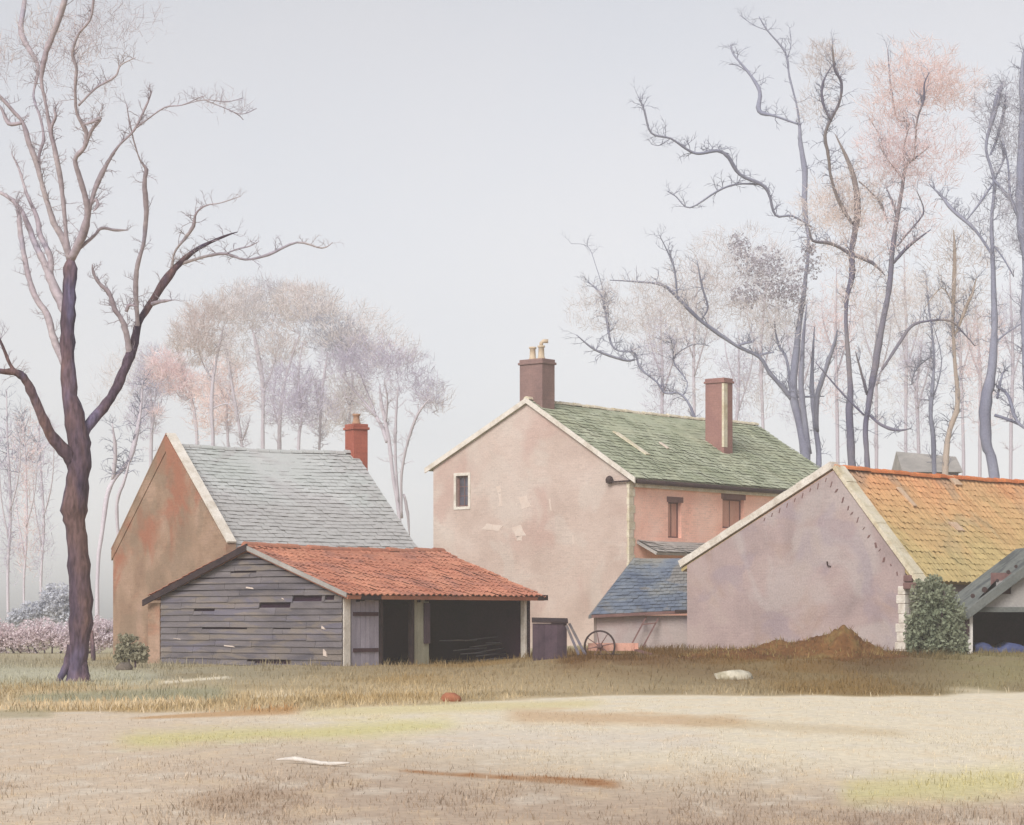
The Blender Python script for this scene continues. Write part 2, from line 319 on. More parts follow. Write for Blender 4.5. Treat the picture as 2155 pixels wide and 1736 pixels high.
    c = mixc(c, (184, 142, 96), .7 * stroke(px, py, 290, 1513, 620, 1496, 2, 8, .5))
    c = mixc(c, (232, 222, 200), .8 * stroke(px, py, 340, 1438, 480, 1428, 3, 3, .6))
    c = mixc(c, (228, 212, 182), .7 * stroke(px, py, 540, 1466, 620, 1460, 3, 3, .6))
    if y > 64: c = mixc(c, (176, 168, 140), sst(64, 90, y))
    return lin(c)
def terrain():
    xs = []; x = -260.0
    while x < -20: xs.append(x); x += max(1.2, abs(x + 20) * .18)
    x = -20
    while x < 20: xs.append(x); x += .08 if abs(x) < 4.5 else (.14 if abs(x) < 9 else .3)
    x = 20.0
    while x < 260: xs.append(x); x += max(1.2, (x - 20) * .18)
    xs.append(260)
    ys = []; y = -60.0
    while y < 10: ys.append(y); y += 4
    y = 10
    while y < 66: ys.append(y); y += .12 + .08 * sst(20, 50, y)
    while y < 330: ys.append(y); y += max(.6, (y - 62) * .12)
    b = MB(); nx = len(xs)
    for yy in ys:
        for xx in xs:
            b.v.append((xx, yy, height(xx, yy)))
            b.c.append(gcol(xx, max(yy, 9.)))
    for j in range(len(ys) - 1):
        for i in range(nx - 1):
            a = j * nx + i; b.f.append((a, a + 1, a + nx + 1, a + nx))
    o = b.build('ground', M['ground'], smooth=True, fix=False)
    return tag(o, 'pale straw coloured field rising to a rough grass bank', 'ground', kind='structure')
terrain()

def blades(name, n, region, hgt, wid, label, cat, shade=1.0, dens=None):
    b = MB(); k = 0
    while k < n:
        px = random.uniform(-60, 2215); py = region[0] + (region[1] - region[0]) * random.random()
        x, y = G(px, py); 
        if dens and random.random() > dens(px, py, x, y): k += .2; continue
        z = height(x, y); c = gcol(x, y); j = random.uniform(.82, 1.06) * shade; c = tuple(v * j for v in c)
        h = random.uniform(*hgt); a = random.uniform(0, 2 * pi); w_ = wid * random.uniform(.6, 1.3); le = random.uniform(0, .7) * h; la = random.uniform(0, 2 * pi)
        p = Vector((x, y, z - .01)); dx = Vector((cos(a), sin(a), 0)) * w_ / 2; tp = Vector((cos(la) * le, sin(la) * le, h)); md = tp * .5 + Vector((0, 0, h * .12))
        b.add([p - dx, p + dx, p + md + dx * .7, p + md - dx * .7, p + tp], [(0, 1, 2, 3), (3, 2, 4)], c); k += 1
    return tag(b.build(name, M['blade'], fix=False), label, cat, kind='stuff')
blades('dry_weed', 2600, (1610, 1745), (.03, .07), .012, 'dark dry weed stalks scattered in rows over the foreground', 'weeds', .78,
       lambda px, py, x, y: .9 * sst(.05, .4, noise.noise(Vector((x * 1.1, y * .55, 17)))) * sst(1600, 1650, py))
def bankd(px, py, x, y):
    n2 = noise.noise(Vector((x * .8, y * .3, 7))); n = noise.noise(Vector((x * .25, y * .10, 1)))
    edge = 1500 - 30 * sst(500, 1150, px) - 14 * sst(1500, 1750, px) + 10 * n2 + 14 * n
    return (1 - sst(-8, 4, py - edge)) * (.35 + .65 * sst(-.3, .3, n))
blades('bank_grass', 26000, (1390, 1520), (.03, .14), .018, 'rough olive brown grass on the bank before the buildings', 'grass', .92, bankd)
blades('tall_grass', 11000, (1384, 1416), (.08, .26), .018, 'ragged brown grass clumps overlapping the foot of the buildings', 'grass', .82,
       lambda px, py, x, y: sst(.0, .35, noise.noise(Vector((x * .9, y * .5, 31)))) * (.35 + .65 * sst(900, 1300, px)))
blades('field_stubble', 26000, (1470, 1750), (.02, .05), .008, 'short pale straw stubble in the foreground field', 'stubble', .8,
       lambda px, py, x, y: .25 + .75 * sst(-.05, .35, noise.noise(Vector((x * .8, y * .3, 7)))))

# ------------------------------------------------------------------ buildings
class House:
    """a gabled box seen across its near corner: u runs along the gable, v along the length"""
    def __init__(s, pxn, d, th, pxl, pxr, eave, apex, a=.5, z0=0.0, eave_l=None):
        s.O = Vector(((pxn - CX) / F * d, d, 0)); s.g = Vector((-cos(th), sin(th), 0)); s.l = Vector((sin(th), cos(th), 0)); s.th = th
        s.W = s.u_at(pxl, 0); s.L = s.v_at(pxr, 0); s.a = a
        s.ze = s.z_at(eave, 0, 0); s.zel = s.ze if eave_l is None else s.z_at(eave_l, s.W, 0)
        s.za = s.z_at(apex, a * s.W, 0); s.z0 = z0
    def u_at(s, px, v):
        k = (px - CX) / F; q = s.O + s.l * v; return (k * q.y - q.x) / (s.g.x - k * s.g.y)
    def v_at(s, px, u):
        k = (px - CX) / F; q = s.O + s.g * u; return (k * q.y - q.x) / (s.l.x - k * s.l.y)
    def z_at(s, py, u, v): return EYE + (HZ - py) / F * (s.O + s.g * u + s.l * v).y
    def p(s, u, v, z): return s.O + s.g * u + s.l * v + Vector((0, 0, z))
    def top(s, u):
        A = s.a * s.W
        return s.ze + (s.za - s.ze) * u / A if u < A else s.za + (s.zel - s.za) * (u - A) / (s.W - A)
    def gable(s, m, root, holes=(), v=0, up=0.0, name='gable_wall', t=.3, lo=-.4):
        b = MB(); pts = [(0, lo), (s.W, lo), (s.W, s.zel + up), (s.a * s.W, s.za + up), (0, s.ze + up)]
        b.slab(pts, holes, lambda x, y: s.p(x, v, y), s.l * t); return b.build(name, m, root)
    def side(s, m, root, u=0, holes=(), name='side_wall', t=.3, v0=.302, v1=None, lo=-.4):
        b = MB(); v1 = s.L - .302 if v1 is None else v1; zt = (s.ze if u == 0 else s.zel) - .02
        b.slab([(v0, lo), (v1, lo), (v1, zt), (v0, zt)], holes, lambda x, y: s.p(u, x, y), s.g * (t if u == 0 else -t)); return b.build(name, m, root)
    def slope(s, right, m, root, tw, th, curved, over=.25, vo0=.12, vo1=.12, name='roof', lift=0, ridge_drop=0, jit=.012):
        A = s.a * s.W
        if right: u0, z0_, = 0, s.ze
        else: u0, z0_ = s.W, s.zel
        e = Vector((u0 - A, 0, z0_ - s.za)); ln = e.length; e = e.normalized(); ue, ze = u0 + e.x * over, z0_ + e.z * over
        q = [s.p(ue, -vo0, ze), s.p(ue, s.L + vo1, ze), s.p(A, s.L + vo1, s.za), s.p(A, -vo0, s.za)]
        return roof_plane(q, m, root, tw, th, curved, name, lift + .06, jit)
def roof_plane(q, m, root, tw, th, curved, name='roof', lift=.05, jit=.012, deck=.1, sag=.07):
    A, B, C, D = [Vector(x) for x in q]; n = (B - A).cross(D - A).normalized()
    if n.z < 0: n = -n
    W = (B - A).length; H = (D - A).length; b = MB()
    def at(u, v, h): 
        lo = A.lerp(B, u / W); hi = D.lerp(C, u / W)
        return lo.lerp(hi, v / H) + n * (h + .025 * noise.noise(Vector((u * .7, v * .7, W)))) - Vector((0, 0, sag * sin(pi * u / W) * v / H))
    # deck
    p = [at(0, 0, lift - .035), at(W, 0, lift - .035), at(W, H, lift - .035), at(0, H, lift - .035)]
    b.add(p + [x - n * deck for x in p], [(0, 1, 2, 3), (4, 7, 6, 5), (0, 4, 5, 1), (1, 5, 6, 2), (2, 6, 7, 3), (3, 7, 4, 0)])
    rows = max(1, round(H / th)); th = H / rows; cols = max(1, round(W / tw)); tw = W / cols
    for r in range(rows):
        off = 0 if curved else (.5 * tw if r % 2 else 0)
        for c in range(-1 if off else 0, cols):
            u0 = max(0, c * tw + off); u1 = min(W, (c + 1) * tw + off - (0 if curved else .012))
            if u1 - u0 < .02: continue
            v0 = r * th - (0.02 if r == 0 else 0) + random.uniform(-jit, jit); v1 = min(H, (r + 1) * th + .04)
            j = random.uniform(-jit, jit); k = 5 if curved else 1; vs = []
            tl = random.uniform(-jit, jit)
            for i in range(k + 1):
                t = i / k; u = u0 + (u1 - u0) * t
                hh = .035 * (sin(t * 2 * pi) * .8 + .3) if curved else 0
                hh += j + tl * (t - .5)
                vs += [at(u, v0, lift + (.016 if curved else .02) + hh), at(u, v1, lift - .006 + hh), at(u, v0, lift + .010 + hh - (.02 if curved else 0))]
            fs = []
            for i in range(k):
                o = i * 3; fs += [(o, o + 3, o + 4, o + 1), (o, o + 2, o + 5, o + 3)]
            b.add(vs, fs)
    return b.build(name, m, root, fix=False)
def ridge(p, q, m, root, r=.13, name='ridge_tiles', seg=.4):
    p, q = Vector(p), Vector(q); n = max(2, int((q - p).length / seg)); b = MB(); d = (q - p).normalized(); x = d.cross(Vector((0, 0, 1))).normalized()
    for i in range(n):
        a0, a1 = p.lerp(q, i / n), p.lerp(q, (i + .97) / n); vs = []; dz = random.uniform(-.018, .018) - .07 * sin(pi * (i + .5) / n)
        for e, k in ((a0, 1.05), (a1, .95)):
            for j in range(7):
                t = pi * j / 6; vs.append(e + x * cos(t) * r * k + Vector((0, 0, sin(t) * r * k * .9 - .03 + dz)))
        b.add(vs, [(j, j + 1, j + 8, j + 7) for j in range(6)] + [tuple(range(7)), tuple(range(13, 6, -1))])
    return b.build(name, m, root)
def chimney(H, root, u, v, wu, wv, zb, zt, m, pots=(), potm=None, name='chimney'):
    b = MB(); o = H.p(u - wu / 2, v - wv / 2, zb)
    b.box(o, H.g * wu, H.l * wv, (0, 0, zt - zb - .2))
    b.box(H.p(u - wu / 2 - .05, v - wv / 2 - .05, zt - .2), H.g * (wu + .1), H.l * (wv + .1), (0, 0, .09))
    b.box(H.p(u - wu / 2 - .01, v - wv / 2 - .01, zt - .11), H.g * (wu + .02), H.l * (wv + .02), (0, 0, .11))
    c = b.build(name, m, root, bevel=.015)
    for du, h, cowl in pots:
        pb = MB(); base = H.p(u + du, v, zt)
        pb.lathe(base, [(.15, -.02), (.15, .06), (.12, .1), (.105, h - .08), (.14, h - .06), (.14, h), (.09, h), (.09, h - .1)])
        if cowl: pb.tube([base + Vector((0, 0, h - .05)), base + Vector((0, 0, h + .1)), base + Vector((.08, 0, h + .17)), base + Vector((.26, 0, h + .17))], [.075, .075, .075, .075], 10)
        pb.build('chimney_pot', potm, c, smooth=True)
    return c
def window(H, root, face, a, zlo, zhi, w_, rec=.14, frame=None, pane=None, bars=(1, 2), sill=True, name='window', pdepth=.0):
    """a recessed window; face 'g' lies in the gable, 's' in the long wall; a is its centre along the wall"""
    ax, inn = (H.g, H.l) if face == 'g' else (H.l, H.g); o = (H.p(a, 0, 0) if face == 'g' else H.p(0, a, 0))
    def pt(x, z, d): return o + ax * x + inn * d + Vector((0, 0, z))
    r = thing_part(name, o + Vector((0, 0, zlo)), root)
    b = MB(); f = .06; h = zhi - zlo
    for x0, x1, z0, z1 in ((-w_ / 2, -w_ / 2 + f, zlo, zhi), (w_ / 2 - f, w_ / 2, zlo, zhi), (-w_ / 2 + f, w_ / 2 - f, zlo, zlo + f), (-w_ / 2 + f, w_ / 2 - f, zhi - f, zhi)):
        b.box(pt(x0, z0, rec), ax * (x1 - x0), inn * .06, (0, 0, z1 - z0))
    nx, nz = bars
    for i in range(1, nx + 1):
        x = -w_ / 2 + f + (w_ - 2 * f) * i / (nx + 1); b.box(pt(x - .015, zlo + f, rec + .012), ax * .03, inn * .03, (0, 0, h - 2 * f))
    for i in range(1, nz + 1):
        z = zlo + f + (h - 2 * f) * i / (nz + 1); b.box(pt(-w_ / 2 + f, z - .015, rec + .015), ax * (w_ - 2 * f), inn * .03, (0, 0, .03))
    b.build('frame', frame, r)
    g = MB(); g.box(pt(-w_ / 2 + f * .6, zlo + f * .6, rec + .03), ax * (w_ - 1.2 * f), inn * .012, (0, 0, h - 1.2 * f)); g.build('pane', pane, r)
    return r, pt
def thing_part(name, loc, root):
    o = bpy.data.objects.new(name, None); COL.objects.link(o); o.parent = root; o.location = Vector(loc) - parent_loc(root); o.empty_display_size = .1
    return o
def rect(a, w_, z0, z1): return [(a - w_ / 2, z0), (a + w_ / 2, z0), (a + w_ / 2, z1), (a - w_ / 2, z1)]

def roof_patch(H, px, py, du, dv, m, root, name, sk=0.0):
    best = min((abs(H.z_at(py, u, H.v_at(px, u)) - H.top(u)), u) for u in [H.a * H.W * i / 80 for i in range(81)])
    u = best[1]; v = H.v_at(px, u); b = MB(); A = H.a * H.W; sl_ = (H.za - H.ze) / A; nn = Vector((0, 0, 1)).lerp(-H.g, .5).normalized()
    q = [(-du, -dv + sk), (du, -dv - sk), (du * .9, dv - sk), (-du, dv * .8 + sk)]
    t = [H.p(u + a, v + c, H.top(u) + a * sl_) + nn * .115 for a, c in q]; k = [x - nn * .05 for x in t]
    b.add(t + k, [(0, 1, 2, 3), (4, 7, 6, 5), (0, 4, 5, 1), (1, 5, 6, 2), (2, 6, 7, 3), (3, 7, 4, 0)]); return b.build(name, m, root)
# ---- steep roofed cottage on the left
C = House(474, 74, TH_COT, 238, 880, 1150, 940)
C.ze = C.zel = C.z_at(1160, 0, 0)
r = thing('cottage', C.O, 'cottage with steep brown brick gable and pale grey roof, behind the red roofed shed', 'cottage')
C.gable(M['cot_wall'], r, up=.0, t=.35)
C.gable(M['cot_wall'], r, v=C.L - .3, name='rear_gable'); C.side(M['cot_wall'], r); C.side(M['cot_wall'], r, u=C.W, name='rear_wall')
C.slope(True, M['grey_slate'], r, .3, .2, False, over=.3, vo0=-.35, vo1=.1)
C.slope(False, M['grey_slate'], r, .3, .2, False, over=.15, vo0=-.35, vo1=.1)
# raised parapet with a coping along the gable
b = MB(); A = C.a * C.W
for u0, z0_, u1, z1_ in ((-.1, C.ze - .1, A, C.za + .35), (C.W + .1, C.zel - .1, A, C.za + .35)):
    b.slab([(u0, z0_), (u1, z1_ - .5), (u1, z1_), (u0, z0_ + .32)], [], lambda x, y: C.p(x, -.03, y), C.l * .36)
b.build('gable_parapet', M['cot_wall'], r)
b = MB()
b2 = MB()
for u0, u1 in ((-.14, A), (C.W + .14, A)):
    p0 = C.p(u0, .15, C.ze + .26); p1 = C.p(u1, .15, C.za + .41); d = (p1 - p0); side = C.l * .42; nn = d.normalized().cross(C.l); nn = nn if nn.z > 0 else -nn
    side = side * .75
    (b2 if u0 < 0 else b).box(p0 - side / 2, d, side, nn * .06)
b2.build('coping', M['lime'], r); b.build('rear_coping', M['cot_wall'], r)
ridge(C.p(A, .36, C.za + .05), C.p(A, C.L + .1, C.za + .05), M['grey_slate'], r)
vc = C.v_at(750, A)
chimney(C, r, A, vc, .62, .56, C.za - .6, C.z_at(893, A, vc), M['chim_red'], [(0, .36, False)], M['pot_brown'])

# ---- open fronted shed with the red roof
B = House(722, 61.9, TH_SHED, 338, 1118, 1246, 1152)
r = thing('open_shed', B.O, 'low open fronted shed with red pantile roof and grey weatherboarded gable', 'shed')
# gable: weatherboards with gaps over a dark sheet standing for the shade within
def gline(z): # u-range of the gable at height z
    if z <= B.ze: return 0, B.W
    t = (z - B.ze) / (B.za - B.ze); return B.a * B.W * t, B.W - (B.W - B.a * B.W) * t
slots = []
for x0, x1, py, fr in ((546, 612, 1268, 1), (616, 678, 1264, 1), (684, 704, 1260, .7), (526, 612, 1388, .7), (408, 452, 1281, .4), (425, 520, 1331, .3), (575, 612, 1330, .25), (485, 540, 1207, .3), (520, 536, 1388, .4)):
    u0, u1 = B.u_at(x1, 0), B.u_at(x0, 0); slots.append((u0, u1, B.z_at(py, (u0 + u1) / 2, 0), fr))
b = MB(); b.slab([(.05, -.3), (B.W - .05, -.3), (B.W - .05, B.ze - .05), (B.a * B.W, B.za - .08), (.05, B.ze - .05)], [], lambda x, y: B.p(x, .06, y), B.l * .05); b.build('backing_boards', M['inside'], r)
b = MB(); z = -.15; bh = .17; row = 0
while z < B.za - .05:
    u0, u1 = gline(z + bh * .8); u0 += .02; u1 -= .02
    cuts = [u0]
    x = u0 + random.uniform(.8, 2.6)
    while x < u1 - .4: cuts.append(x); x += random.uniform(1.2, 3.0)
    cuts.append(u1)
    for c0, c1 in zip(cuts, cuts[1:]):
        segs = [(c0 + .006, c1 - .006, 1)]
        for s0, s1, sz, fr in slots:
            if z <= sz < z + bh:
                ns = []
                for a0, a1, fh in segs:
                    if s1 <= a0 or s0 >= a1: ns.append((a0, a1, fh))
                    else:
                        if s0 - a0 > .05: ns.append((a0, s0, fh))
                        if a1 - s1 > .05: ns.append((s1, a1, fh))
                        if fr < 1: ns.append((max(s0, a0), min(s1, a1), 1 - fr))
                segs = ns
        for a0, a1, fh in segs:
            j = random.uniform(-.012, .012); k = random.uniform(-.012, .012)
            def tz(u, zz):
                return min(zz, B.top(u) - .03)
            th_ = (bh + .02) if fh == 1 else bh * fh
            vs = [B.p(a0, -.035, z + j), B.p(a1, -.035, z + k), B.p(a1, .0, z + k), B.p(a0, .0, z + j),
                  B.p(a0, .005, tz(a0, z + th_)), B.p(a1, .005, tz(a1, z + th_)), B.p(a1, .05, tz(a1, z + th_)), B.p(a0, .05, tz(a0, z + th_))]
            b.add(vs, [(0, 3, 2, 1), (4, 5, 6, 7), (0, 1, 5, 4), (1, 2, 6, 5), (2, 3, 7, 6), (3, 0, 4, 7)])
    z += bh; row += 1
b.build('weatherboards', M['boards'], r)
# bare wood chips on the boards
for px, py, w_, h in ((528, 1240, .3, .07), (485, 1362, .42, .06), (682, 1325, .12, .10), (686, 1382, .13, .2), (375, 1346, .3, .04), (597, 1262, .08, .05)):
    u = B.u_at(px, 0); zz = B.z_at(py, u, 0); b = MB(); q = [(u - w_ / 2, zz), (u + w_ / 2, zz + .03), (u + w_ / 2, zz + h), (u - w_ / 3, zz + h * .6)]
    b.slab(q, [], lambda x, y: B.p(x, -.045, y), B.l * .045); b.build('bare_wood_patch', M['patch'], r)
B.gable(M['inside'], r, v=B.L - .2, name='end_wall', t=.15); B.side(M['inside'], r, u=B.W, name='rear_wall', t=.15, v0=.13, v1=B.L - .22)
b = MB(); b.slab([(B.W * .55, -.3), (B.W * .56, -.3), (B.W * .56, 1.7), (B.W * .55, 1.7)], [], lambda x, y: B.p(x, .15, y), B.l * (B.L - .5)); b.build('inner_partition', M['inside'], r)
B.slope(True, M['pantile'], r, .23, .3, True, over=.35, vo0=.15, vo1=.2); B.slope(False, M['pantile'], r, .23, .3, True, over=.35, vo0=.15, vo1=.2)
A = B.a * B.W
ridge(B.p(A, -.15, B.za + .08), B.p(A, B.L + .2, B.za + .08), M['pantile'], r)
# barge boards
sl_ = (B.za - B.zel) / (B.W - A)
b = MB(); b.slab([(A - .12, B.za + .1), (B.W + .55, B.zel - .55 * sl_ + .02), (B.W + .55, B.zel - .55 * sl_ - .15), (A - .12, B.za - .08)], [], lambda x, y: B.p(x, -.2, y), B.l * .045); b.build('dark_barge_board', M['dark_wood'], r)
b = MB(); sr = (B.za - B.ze) / A
b.slab([(A - .13, B.za + .08 - .13 * sr), (-.3, B.ze - .3 * sr + .08), (-.3, B.ze - .3 * sr - .03), (A - .13, B.za - .04 - .13 * sr)], [], lambda x, y: B.p(x, -.2, y), B.l * .045); b.build('pale_barge_board', M['pale_slate'], r)
# front: posts, panels, eaves beam
def post(px, w_, m, ztop=None, v=None, name='post', zb=-.3):
    v = B.v_at(px, 0) if v is None else v; b = MB(); b.box(B.p(0, v - w_ / 2, zb), B.l * w_, B.g * .16, (0, 0, (ztop or B.ze - .16) - zb)); return b.build(name, m, r, bevel=.015)
post(731, .26, M['lime'], v=.16); 
post(1109, .2, M['lime']); post(870, .1, M['dark_wood'])
def panel(px0, px1, m, ztop, name, n=5, u=.05, zb=-.05):
    v0, v1 = B.v_at(px0, 0), B.v_at(px1, 0); b = MB(); k = max(2, n)
    for i in range(k):
        a0 = v0 + (v1 - v0) * i / k; a1 = v0 + (v1 - v0) * (i + 1) / k - .012
        b.box(B.p(u, a0, zb + random.uniform(-.04, .05)), B.l * (a1 - a0), B.g * .04, (0, 0, ztop - zb + random.uniform(-.03, .03)))
    return b.build(name, m, r)
dz = B.ze - .2
dr = panel(742, 800, M['lilac_door'], dz, 'door', 6, u=.04)
v0, v1 = B.v_at(745, 0), B.v_at(797, 0)
for z in (.4, 1.35): b = MB(); b.box(B.p(.005, v0, z), B.l * (v1 - v0), B.g * .033, (0, 0, .1)); b.build('door_ledge', M['brown_door'], dr)
post(804, .1, M['dark_wood'])
panel(873, 906, M['green_panel'], dz, 'board_panel', 4)
b = MB(); vb = B.v_at(899, 0); b.box(B.p(-.02, vb - .1, .6), B.l * .2, B.g * .06, (0, 0, 1.1)); b.build('shutter_board', M['crate'], r)
b = MB(); b.box(B.p(-.02, .3, B.ze - .17), B.l * (B.L - .25), B.g * .16, (0, 0, .16)); b.build('eaves_beam', M['fascia'], r)
b = MB(); b.box(B.p(-.28, .0, B.ze - .155), B.l * (B.L + .1), B.g * .05, (0, 0, .12)); b.build('gutter_board', M['fascia'], r)
b = MB(); b.box(B.p(-.36, B.L - .1, B.ze - .17), B.l * .42, B.g * .5, (0, 0, .15)); b.build('beam_end', M['dark_wood'], r)
b = MB(); b.box(B.p(-.34, .35, B.ze - .19), B.l * .75, B.g * .06, (0, 0, .13)); b.build('gutter_bracket', M['dark_wood'], r)
# brick pier under the far end of the gable
b = MB(); b.box(B.p(B.W + .06, .02, -.3), B.g * .5, B.l * .4, (0, 0, B.zel + .05)); b.build('brick_pier', M['cot_wall'], r)

# pale poles stacked inside the dark bay
t = thing('pole_stack', B.p(1.5, B.v_at(1000, 0), 0), 'loose stack of pale poles lying inside the dark shed bay', 'poles')
b = MB()
for i in range(9):
    px = random.uniform(985, 1085); v = B.v_at(px, .6); z = .12 + .07 * i
    p0 = B.p(.7 + .05 * i, v - random.uniform(.6, 1.1), z + random.uniform(-.05, .05)); p1 = B.p(.7 + .05 * i, v + random.uniform(.4, .9), z + random.uniform(.02, .1))
    b.tube([p0, p0.lerp(p1, .5) + Vector((0, 0, .01)), p1], [.016, .02, .012], 6)
b.build('poles', M['boards'], t, smooth=True)

# ---- tall farmhouse
Hs = House(1324, 86, TH_HOUSE, 912, 1792, 1000, 844)
Hs.zel = Hs.z_at(982, Hs.W, 0)
r = thing('farmhouse', Hs.O, 'tall farmhouse with pinkish rendered gable, green slate roof and two chimneys', 'house')
uw = Hs.u_at(973, 0); zw0, zw1 = Hs.z_at(1066, uw, 0), Hs.z_at(1001, uw, 0)
ww = .62
Hs.gable(M['house_wall'], r, holes=[rect(uw, ww, zw0, zw1)]); Hs.gable(M['house_wall'], r, v=Hs.L - .3, name='rear_gable')
sw = []
for px0, px1, p0, p1 in ((1402, 1438, 1056, 1132), (1514, 1572, 1050, 1112)):
    v0, v1 = Hs.v_at(px0, 0), Hs.v_at(px1, 0); vm = (v0 + v1) / 2; sw.append((vm, (v1 - v0) * .78, Hs.z_at(p1, 0, vm), Hs.z_at(p0, 0, vm)))
Hs.side(M['house_side'], r, holes=[rect(a, w_, z0, z1) for a, w_, z0, z1 in sw]); Hs.side(M['house_side'], r, u=Hs.W, name='rear_wall')
wd, pt = window(Hs, r, 'g', uw, zw0, zw1, ww, .12, M['dark_lintel'], M['glass'], (1, 2))
b = MB(); f = .11
for x0, x1, z0, z1 in ((-ww / 2 - f, -ww / 2, zw0 - f, zw1 + f), (ww / 2, ww / 2 + f, zw0 - f, zw1 + f), (-ww / 2, ww / 2, zw1, zw1 + f), (-ww / 2, ww / 2, zw0 - f, zw0)):
    b.box(pt(x0, z0, -.03), Hs.g * (x1 - x0), Hs.l * .10, (0, 0, z1 - z0))
b.build('surround', M['lime'], wd)
for i, (a, w_, z0, z1) in enumerate(sw):
    wr, pt = window(Hs, r, 's', a, z0, z1, w_, .16, M['dark_lintel'], M['shutter'], (1, 0), name='shuttered_window')
    b = MB(); b.box(pt(-w_ / 2 - .08, z1 - .02, -.03), Hs.l * (w_ + .16), Hs.g * .16, (0, 0, .2)); b.build('lintel', M['dark_lintel'], wr)  # dark colour of lintel and frame stands for shadow in the window recess
A = Hs.a * Hs.W
Hs.slope(True, M['green_slate'], r, .3, .24, False, over=.25, vo0=.1, vo1=.15); Hs.slope(False, M['green_slate'], r, .3, .24, False, over=.25, vo0=.1, vo1=.15)
ridge(Hs.p(A, -.1, Hs.za + .07), Hs.p(A, Hs.L + .15, Hs.za + .07), M['cream'], r)
# pale barge boards on the gable
for nm, (ue, ze_) in (('barge_board', (-.35, Hs.ze)), ('barge_board', (Hs.W + .35, Hs.zel))):
    b = MB(); s_ = (Hs.za - ze_) / (A if ue < 0 else Hs.W - A); z_ = ze_ - .35 * s_
    b.slab([(A, Hs.za + .12), (ue, z_ + .12), (ue, z_ - .08), (A, Hs.za - .08)], [], lambda x, y: Hs.p(x, -.13, y), Hs.l * .05); b.build(nm, M['lime'], r)
# quoin strip on the near corner, eaves soffit, gutter, iron bracket, downpipe
b = MB(); z = -.3; k = 0
while z < Hs.ze - .35:
    a = .34 if k % 2 else .24; c = .26 if k % 2 else .36
    b.box(Hs.p(-.025, -.025, z), Hs.g * (.02 + a * .3), Hs.l * c, (0, 0, .29)); z += .3; k += 1
b.build('quoins', M['cream'], r)
b = MB(); b.box(Hs.p(-.16, .3, Hs.ze - .42), Hs.l * (Hs.L - .3), Hs.g * .155, (0, 0, .24)); b.build('soffit', M['cream'], r)
b = MB(); b.tube([Hs.p(-.3, .1, Hs.ze - .22), Hs.p(-.3, Hs.L * .5, Hs.ze - .24), Hs.p(-.3, Hs.L + .1, Hs.ze - .2)], [.085, .085, .085], 10); b.build('gutter', M['iron'], r, smooth=True)
b = MB(); ub = Hs.u_at(1286, 0); zb = Hs.z_at(1015, ub, 0)
b.beam(Hs.p(ub, -.1, zb), Hs.p(-.1, -.1, zb + .02), .06, .06); b.lathe(Hs.p(ub, -.1, zb - .06), [(.02, 0), (.13, .04), (.15, .15), (.10, .26), (.02, .3)]); b.build('iron_bracket', M['iron'], r)
# patches of newer plaster on the gable
for px, py, w_, h, sk in ((1053, 1052, .16, .55, .02), (1050, 1030, .2, .28, .05), (1104, 1057, .42, .45, .1), (1037, 1110, .9, .22, -.12), (1092, 1118, .5, .42, .12), (1093, 1133, .3, .2, 0), (1158, 1062, .08, .5, .04), (1206, 1135, .06, .35, .02)):
    u = Hs.u_at(px, 0); zz = Hs.z_at(py, u, 0); pts = []
    for i, (cx_, cz_) in enumerate(((-1, -1), (-.1, -.85), (1, -1), (.9, .1), (1, 1), (.15, .9), (-1, 1), (-.85, 0))):
        k = random.uniform(.88, 1.06); pts.append((u + cx_ * w_ / 2 * k + cz_ * sk, zz + cz_ * h / 2 * random.uniform(.88, 1.06) - cx_ * sk * .4))
    b = MB(); b.slab(pts, [], lambda x, y: Hs.p(x, -.008, y), Hs.l * .012); b.build('plaster_patch', M['patch'], r)
# chimneys
chimney(Hs, r, A, .55, 1.1, .75, Hs.za - .9, Hs.z_at(757, A, .5), M['chim_house'], [(.22, .5, False), (-.2, .52, True)], M['pot'])
u2 = .27 * Hs.W; v2 = Hs.v_at(1513, u2)
ch = chimney(Hs, r, u2, v2, .9, .62, Hs.top(u2) - .6, Hs.z_at(797, u2, v2), M['chim_brown'], name='roof_chimney')
b = MB(); b.box(Hs.p(u2 - .475, v2 - .335, Hs.top(u2) + .02), Hs.g * .1, Hs.l * .25, (0, 0, Hs.z_at(797, u2, v2) - Hs.top(u2) - .25)); b.build('cream_corner', M['cream'], ch)
roof_patch(Hs, 1326, 936, .75, .14, M['cream'], r, 'roof_light', .05); roof_patch(Hs, 1395, 940, .2, .06, M['patch'], r, 'lead_patch')
# pent roof on the long wall
v0, v1 = Hs.v_at(1368, -.6), Hs.v_at(1520, -.6); zt = Hs.z_at(1138, 0, v0)
roof_plane([Hs.p(-.9, v0, zt - .45), Hs.p(-.9, v1, zt - .45), Hs.p(.0, v1, zt), Hs.p(.0, v0, zt)], M['pale_slate'], r, .3, .22, False, name='pent_roof')

